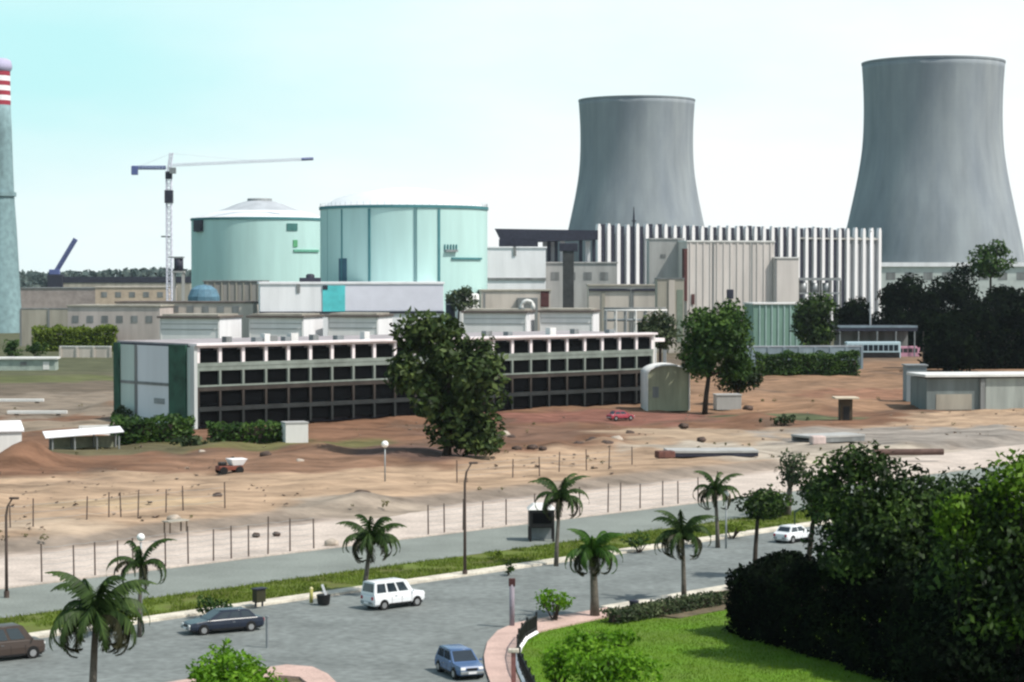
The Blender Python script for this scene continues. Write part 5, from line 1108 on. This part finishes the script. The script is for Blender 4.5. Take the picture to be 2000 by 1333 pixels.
def shrub(label, base, box, m, size=0.25, n=30, dens=50, rc=None, z=0.0, name='shrub', depth=None, stem=True, group=None, jit=0.8):
    q = G(base[0], base[1], z); x0, x1, y0, y1 = box; t = thing(name, label, 'shrub', (q.x, q.y, z), group=group)
    c = at((x0 + x1) / 2, (y0 + y1) / 2, q.y); a = (at(x1, 600, q.y).x - at(x0, 600, q.y).x) / 2; h = (at(x0, y0, q.y).z - at(x0, y1, q.y).z) / 2
    r = rc or min(a, h) * 0.4; cl = blob(c.x - q.x, 0, max(c.z - z, h * 0.8), max(a - r * 0.6, 0.2), depth or max(min(a, 2 * h) - r * 0.6, 0.2), max(h - r * 0.5, 0.15), n, r, -0.95, 0.25)
    leafobj('foliage', clumps_leaves(cl, dens, size, jit=jit), m, t)
    if stem:
        mb = MB()
        for cc, _ in cl[::3]: mb.tube([(cc[0] * 0.15, cc[1] * 0.15, -0.1), (cc[0] * 0.6, cc[1] * 0.6, cc[2] * 0.6), cc], [0.06, 0.045, 0.015], 5)
        mb.build('stems', m_bark, t)
    return t
g = 'dark garden shrubs under the right hand trees'
def bank(label, A, B, wd, h0, h1, m, size, dens, group=None, name='hedge'):
    A, B = G(*A), G(*B); t = thing(name, label, 'hedge', A, math.atan2(B.y - A.y, B.x - A.x), group); L = (B - A).length; n = int(L * abs(wd) * max(h0, h1) * dens)
    p = rng.uniform(0, 1, (n, 3)) * [L, wd, 1]; k = rng.integers(0, 4, n); p[k == 0, 2] = rng.uniform(0.85, 1.05, (k == 0).sum()); p[k == 1, 1] = rng.uniform(-0.5, 0.3, (k == 1).sum()); p[k == 2, 1] = rng.uniform(0.05, 0.6, (k == 2).sum())
    H = h0 + (h1 - h0) * p[:, 0] / L; p[:, 2] *= H * (0.78 + 0.4 * vnoise(p[:, 0], p[:, 1], 1.8, 77)); p[:, 1] += 0.8 * (vnoise(p[:, 0], p[:, 2], 1.5, 78) - 0.5); p[:, 1] *= 1
    leafobj('foliage', leaves(p, np.tile([0, 0.5, 0.8], (n, 1)), size), m, t)
    mb = MB()
    for i in range(int(L / 1.5)): mb.tube([(0.7 + 1.5 * i, wd * 0.5, -0.1), (0.8 + 1.5 * i, wd * 0.5, h0 * 0.7)], [0.08, 0.03], 5)
    o = mb.build('stems', m_bark, t); o['kind'] = 'stuff'
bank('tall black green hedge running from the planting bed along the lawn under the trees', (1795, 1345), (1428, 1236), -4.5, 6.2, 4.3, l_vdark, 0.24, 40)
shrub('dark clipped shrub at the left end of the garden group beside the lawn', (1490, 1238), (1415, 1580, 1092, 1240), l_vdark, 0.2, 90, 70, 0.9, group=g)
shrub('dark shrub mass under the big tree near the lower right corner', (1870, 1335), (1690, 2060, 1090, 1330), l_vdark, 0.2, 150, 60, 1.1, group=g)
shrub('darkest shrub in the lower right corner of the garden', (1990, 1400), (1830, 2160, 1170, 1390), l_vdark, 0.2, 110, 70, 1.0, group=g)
shrub('dark hedge shrub beyond the avenue between palm and garden trees', (1485, 1015), (1435, 1560, 950, 1016), l_dark, 0.28, 40, 50, 0.9)
shrub('yellow green bush at the left part of the lawn corner', (1130, 1290), (1045, 1225, 1222, 1300), l_lite, 0.2, 46, 85, 0.6)
shrub('yellow green bush at the bottom edge of the lawn', (1200, 1362), (1075, 1310, 1262, 1358), l_lite, 0.2, 70, 85, 0.65)
shrub('yellow green bush between the iron railing and the other lawn bushes', (1085, 1345), (1040, 1150, 1255, 1345), l_lite, 0.2, 36, 85, 0.55)
shrub('low yellow green bush at the lawn edge below the brown hedge', (1210, 1262), (1165, 1262, 1225, 1262), l_lite, 0.2, 24, 85, 0.45)
shrub('light green bush at the pavement corner below the palm', (1085, 1212), (1030, 1135, 1140, 1212), l_lite, 0.2, 26, 70, 0.5, z=0.1)
shrub('bright green layered shrub at the bottom edge below the navy car', (448, 1378), (322, 575, 1272, 1378), l_lite, 0.2, 80, 90, 0.7)
shrub('bright upright shoot growing out of the layered shrub', (437, 1345), (395, 475, 1222, 1330), l_lite, 0.2, 16, 70, 0.5)
shrub('light green bush on the median above the navy car', (412, 1206), (368, 462, 1158, 1206), l_mid, 0.2, 22, 70, 0.45, z=0.1)
shrub('olive bush at the foot of the thin arching palm', (243, 1228), (222, 285, 1172, 1228), l_gras, 0.2, 18, 70, 0.4, z=0.1)
shrub('low round bush beside the median kerb right of the tall lamp', (993, 1122), (978, 1012, 1096, 1122), l_dark, 0.16, 10, 110, 0.3, z=0.1)
shrub('small bush on the back edge of the median right of the tall lamp', (968, 1090), (948, 988, 1070, 1092), l_gras, 0.18, 10, 70, 0.3, z=0.1)
shrub('bush on the median right of the leaning palm', (1248, 1078), (1212, 1275, 1036, 1078), l_mid, 0.2, 16, 70, 0.4, z=0.1)
shrub('olive bush under the farthest palm', (1430, 1050), (1395, 1470, 1010, 1050), l_gras, 0.22, 16, 60, 0.45, z=0.1)
for i, (x0, x1, y0, y1, by, m, lab) in enumerate([(1470, 1590, 806, 832, 832, l_dull, 'grey green low weeds on the tan soil'), (0, 45, 655, 704, 712, l_mid, 'bright bush at the left edge under the chimney'), (40, 104, 664, 698, 706, l_mid, 'darker bush right of the chimney foot'),
        (280, 345, 782, 822, 822, l_dark, 'green bush growing against the pale wing panels'), (330, 420, 840, 882, 880, l_dull, 'dusty bush at the corner of the dark facade'), (215, 262, 790, 830, 826, l_dull, 'grey green bush at the far corner of the office wing')]):
    shrub(lab, ((x0 + x1) / 2, by), (x0, x1, y0, y1), m, 0.42, 26, 26, None, z=ZS, depth=2.0)
# hedges
def hedge(label, px0, px1, py, pytop, m, D=2.5, rot=2, z=0.0, size=0.4, dens=16):
    f = Fr(px0, px1, G(px0, py, z).y, rot, py); H = f.lz(pytop) - z; t = f.root('hedge', label, 'hedge', z=z)
    n = int(f.L * D * H * dens); p = rng.uniform(0, 1, (n, 3)) * [f.L, D, H]; k = rng.integers(0, 3, n)
    p[k == 0, 2] = H * rng.uniform(0.85, 1.08, (k == 0).sum()); p[k == 1, 1] = rng.uniform(-0.2, 0.3, (k == 1).sum())
    p[:, 2] *= 0.85 + 0.25 * vnoise(p[:, 0], p[:, 1], 2.5, 31)
    leafobj('foliage', leaves(p, np.tile([0, -0.4, 0.9], (n, 1)), size), m, t)
    MB().bx(0.3, f.L - 0.3, D * 0.4, D * 0.6, 0, H * 0.75).build('branches', m_bark, t)
hedge('green creeper mound in front of the office end wall', 215, 378, 868, 820, l_mid, 5, 3, z=ZS, size=0.45, dens=9)
hedge('low bright green hedge along the foot of the dark facade', 405, 562, 866, 830, l_mid, 4, 3, z=ZS, size=0.42, dens=10)
hedge('black green thicket behind the white slabbed culvert at the right edge', 1808, 2070, 728, 622, l_vdark, 8, 1, size=0.75, dens=3.5)
hedge('long clipped green hedge below the blue grey boundary wall', 1478, 1680, 742, 693, l_mid, 4, 3)
hedge('rough green hedge bank left of the office wing', 62, 226, 692, 642, l_gras, 5, 0, size=0.6, dens=6)
hedge('brown green low hedge along the near kerb beside the lawn', 1205, 1425, 1222, 1196, l_dull, 1.6, 28.5, size=0.16, dens=160)

# palms: trunk, and every frond a part
def frond_mesh(L, droop, wid, nseg=11, seed=0):
    r = np.random.default_rng(seed); P = []; pts = []
    for i in range(nseg + 1):
        u = i / nseg; a = math.radians(62) - droop * (u ** 1.25)
        if i == 0: p = np.array([0.0, 0, 0])
        else: p = pts[-1] + np.array([math.cos(a), 0, math.sin(a)]) * L / nseg
        pts.append(p)
    for i in range(1, nseg * 4):
        u = i / (nseg * 4); k = min(int(u * nseg), nseg - 1); fq = u * nseg - k; c = pts[k] * (1 - fq) + pts[k + 1] * fq; d = pts[k + 1] - pts[k]; d /= np.linalg.norm(d)
        ln = wid * math.sin(math.pi * min(1, 0.18 + u * 0.8)) * r.uniform(0.7, 1.15)
        for s in (-1, 1):
            v = np.array([0, s, 0]) * r.uniform(0.5, 0.85) + d * r.uniform(0.3, 0.6) + np.array([0, 0, -0.75 - 0.5 * u]); v /= np.linalg.norm(v); w_ = d * 0.042 * L / 2.5
            P.append([c - w_, c + w_, c + v * ln + w_ * 0.4, c + v * ln - w_ * 0.4])
    for i in range(nseg):
        w_ = np.array([0, 0.035, 0]) * (1 - 0.7 * i / nseg); P.append([pts[i] - w_, pts[i] + w_, pts[i + 1] + w_, pts[i + 1] - w_])
    return quads(np.array(P))
FR = {}
def palm(label, base, crown, fl, n=16, z=0.1, m=None, thin=False, seed=1, tr=0.16, wid=0.57):
    q = G(base[0], base[1], z); h = at(crown[0], crown[1], q.y).z - z; dx = at(crown[0], 600, q.y).x - q.x; r = random.Random(seed)
    t = thing('palm_tree', label, 'palm', (q.x, q.y, z), group='palms along the avenue')
    MB().tube([(0, 0, -0.2), (dx * 0.2, 0, h * 0.3), (dx * 0.6, 0, h * 0.7), (dx, 0, h - 0.1)], [tr * 1.35, tr * 1.05, tr * 0.9, tr * 0.8], 12).build('trunk', m_palmt, t, True)
    MB().tube([(dx, 0, h - 0.75), (dx, 0, h - 0.3), (dx, 0, h + 0.25)], [tr * 0.9, tr * 0.95, tr * 0.3], 10).build('crownshaft', mat('palm crownshaft', (0.075, 0.10, 0.035), 0.7, 0.2, 1.0), t, True)
    m = m or l_palm
    for k in range(n):
        lift = k / n; cls = 0 if lift < 0.22 else (1 if lift < 0.6 else 2); dr = (2.0, 3.2, 3.7)[cls]; key = (round(fl, 2), cls, k % 2, m.name, wid)
        if key not in FR:
            FR[key] = frond_mesh(fl * (1, 1.0, 0.92)[cls], dr * (0.92 + 0.16 * (k % 2)), wid, seed=k); FR[key].materials.append(l_palmd if cls == 2 else m)
        o = bpy.data.objects.new('frond', FR[key]); COL.objects.link(o); o.parent = t; o.location = (dx, 0, h - 0.05)
        o.rotation_euler = (r.uniform(-0.2, 0.2), r.uniform(-0.25, 0.25) + (-0.45 if cls == 0 else (0.0 if cls == 1 else 0.35)), k * 2.39996 + r.uniform(-0.25, 0.25))
    return t
palm('thin sparse palm with arching fronds on the left of the median', (272, 1242), (272, 1105), 3.4, 13, seed=3, tr=0.12, wid=0.46)
palm('large drooping palm in the lower left foreground cut by the bottom edge', (180, 1392), (184, 1208), 4.3, 30, seed=5, m=l_palm, tr=0.2, wid=0.81)
palm('full crowned palm on the median just left of the white van', (712, 1160), (724, 1058), 3.4, 26, seed=8, tr=0.17, wid=0.65)
palm('tall palm with spread arching fronds beside the black booth', (1086, 1104), (1094, 975), 3.6, 20, seed=11, tr=0.15, wid=0.54)
palm('stout trunked palm near the pavement corner in front of the avenue', (1162, 1204), (1158, 1085), 3.2, 26, seed=14, m=l_palml, tr=0.26, wid=0.61)
palm('palm with hanging dark fronds on the near kerb by the planting bed', (1336, 1172), (1334, 1050), 3.5, 23, seed=17, m=l_palm, tr=0.16, wid=0.57)
palm('farthest palm standing on the median near the garden trees', (1402, 1068), (1398, 962), 3.4, 20, seed=20, tr=0.16, wid=0.54)

# far line of woods on the horizon
P = []
for k in range(2600):
    x = rng.uniform(-1400, 1500); y = 2450 + rng.uniform(-60, 60); hh = 22 + 9 * vnoise(np.array([x]), np.array([0.0]), 60, 41)[0] + 5 * vnoise(np.array([x]), np.array([7.0]), 14, 42)[0]
    P.append((x, y, hh))
P = np.array(P); pp = np.repeat(P, 9, 0); pp[:, 2] *= rng.uniform(0, 1, len(pp)) ** 0.7; pp[:, 0] += rng.normal(0, 5, len(pp))
o = leafobj('far_woods', leaves(pp, np.tile([0, -1.0, 0.5], (len(pp), 1)), 6.5, elong=1.3), l_wood); o['kind'] = 'stuff'; tag(o, 'hazy blue grey woods along the horizon', 'woods')

# ------------------------------------------------------------------ air
HZ = MB().bx(-1700, 1800, -60, 2900, -1.0, 170.0).build('haze', bpy.data.materials.new('haze air')); hm = HZ.data.materials[0]; hm.use_nodes = True; t = hm.node_tree; t.nodes.clear()
pv = N(t, 'ShaderNodeVolumePrincipled'); pv.inputs['Color'].default_value = (0.80, 0.92, 1.0, 1); pv.inputs['Density'].default_value = 0.00003; pv.inputs['Anisotropy'].default_value = 0.2
ho = N(t, 'ShaderNodeOutputMaterial'); t.links.new(pv.outputs[0], ho.inputs['Volume']); HZ['kind'] = 'stuff'; tag(HZ, 'thin pale haze over the whole site', 'haze')

# loose stones and dry weeds strewn over the site
n = 1500; px = rng.uniform(-20, 2020, n); py = rng.uniform(800, 1040, n); P = []
for a, b_ in zip(px, py):
    q = G(a, b_, ZS); s_ = SU(q)[1]
    if s_ < 156 or s_ > 330 or vnoise(np.array([q.x]), np.array([q.y * 0.6]), 7, 51)[0] < 0.45: continue
    r = 0.06 + 0.16 * rng.random() ** 3; c = np.array([q.x, q.y, ZS + float(vnoise(np.array([q.x]), np.array([q.y]), 9, 1)[0] - 0.5) * 0.5 + r * 0.3])
    for k in range(3):
        d = rng.normal(0, 1, (4, 3)) * r * 0.25; w_ = np.array([[-r, -r * 0.8, 0], [r, -r * 0.7, 0], [r * 0.8, r, r * 0.9], [-r * 0.9, r, r * 0.8]]); an = k * 2.1; w2 = w_.copy()
        w2[:, 0] = w_[:, 0] * math.cos(an) - w_[:, 1] * math.sin(an); w2[:, 1] = w_[:, 0] * math.sin(an) + w_[:, 1] * math.cos(an); P.append(c + w2 + d)
o = leafobj('loose_stones', np.array(P), mat('mixed loose stone', (0.34, 0.27, 0.21), 0.95, 0.5, 0.4, c2=(0.16, 0.11, 0.08))); o['kind'] = 'stuff'; tag(o, 'loose stones and clods strewn over the brown building site', 'stones')
n = 420; px = rng.uniform(-20, 2020, n); py = rng.uniform(770, 1060, n); cl = []
for a, b_ in zip(px, py):
    q = G(a, b_, ZS); s_ = SU(q)[1]
    if s_ < 150 or s_ > 330 or vnoise(np.array([q.x]), np.array([q.y * 0.6]), 11, 61)[0] < 0.62: continue
    cl.append(((q.x, q.y, ZS + 0.1), rng.uniform(0.15, 0.45)))
P = clumps_leaves(cl, 110, 0.2); P = P[P[:, :, 2].max(1) > ZS - 0.2]
o = leafobj('dry_weeds', P, leafmat('dry weed leaves', (0.07, 0.07, 0.03), (0.13, 0.12, 0.05), (0.20, 0.18, 0.09), 0.3)); o['kind'] = 'stuff'; tag(o, 'dusty low weeds scattered over the brown building site', 'weeds')
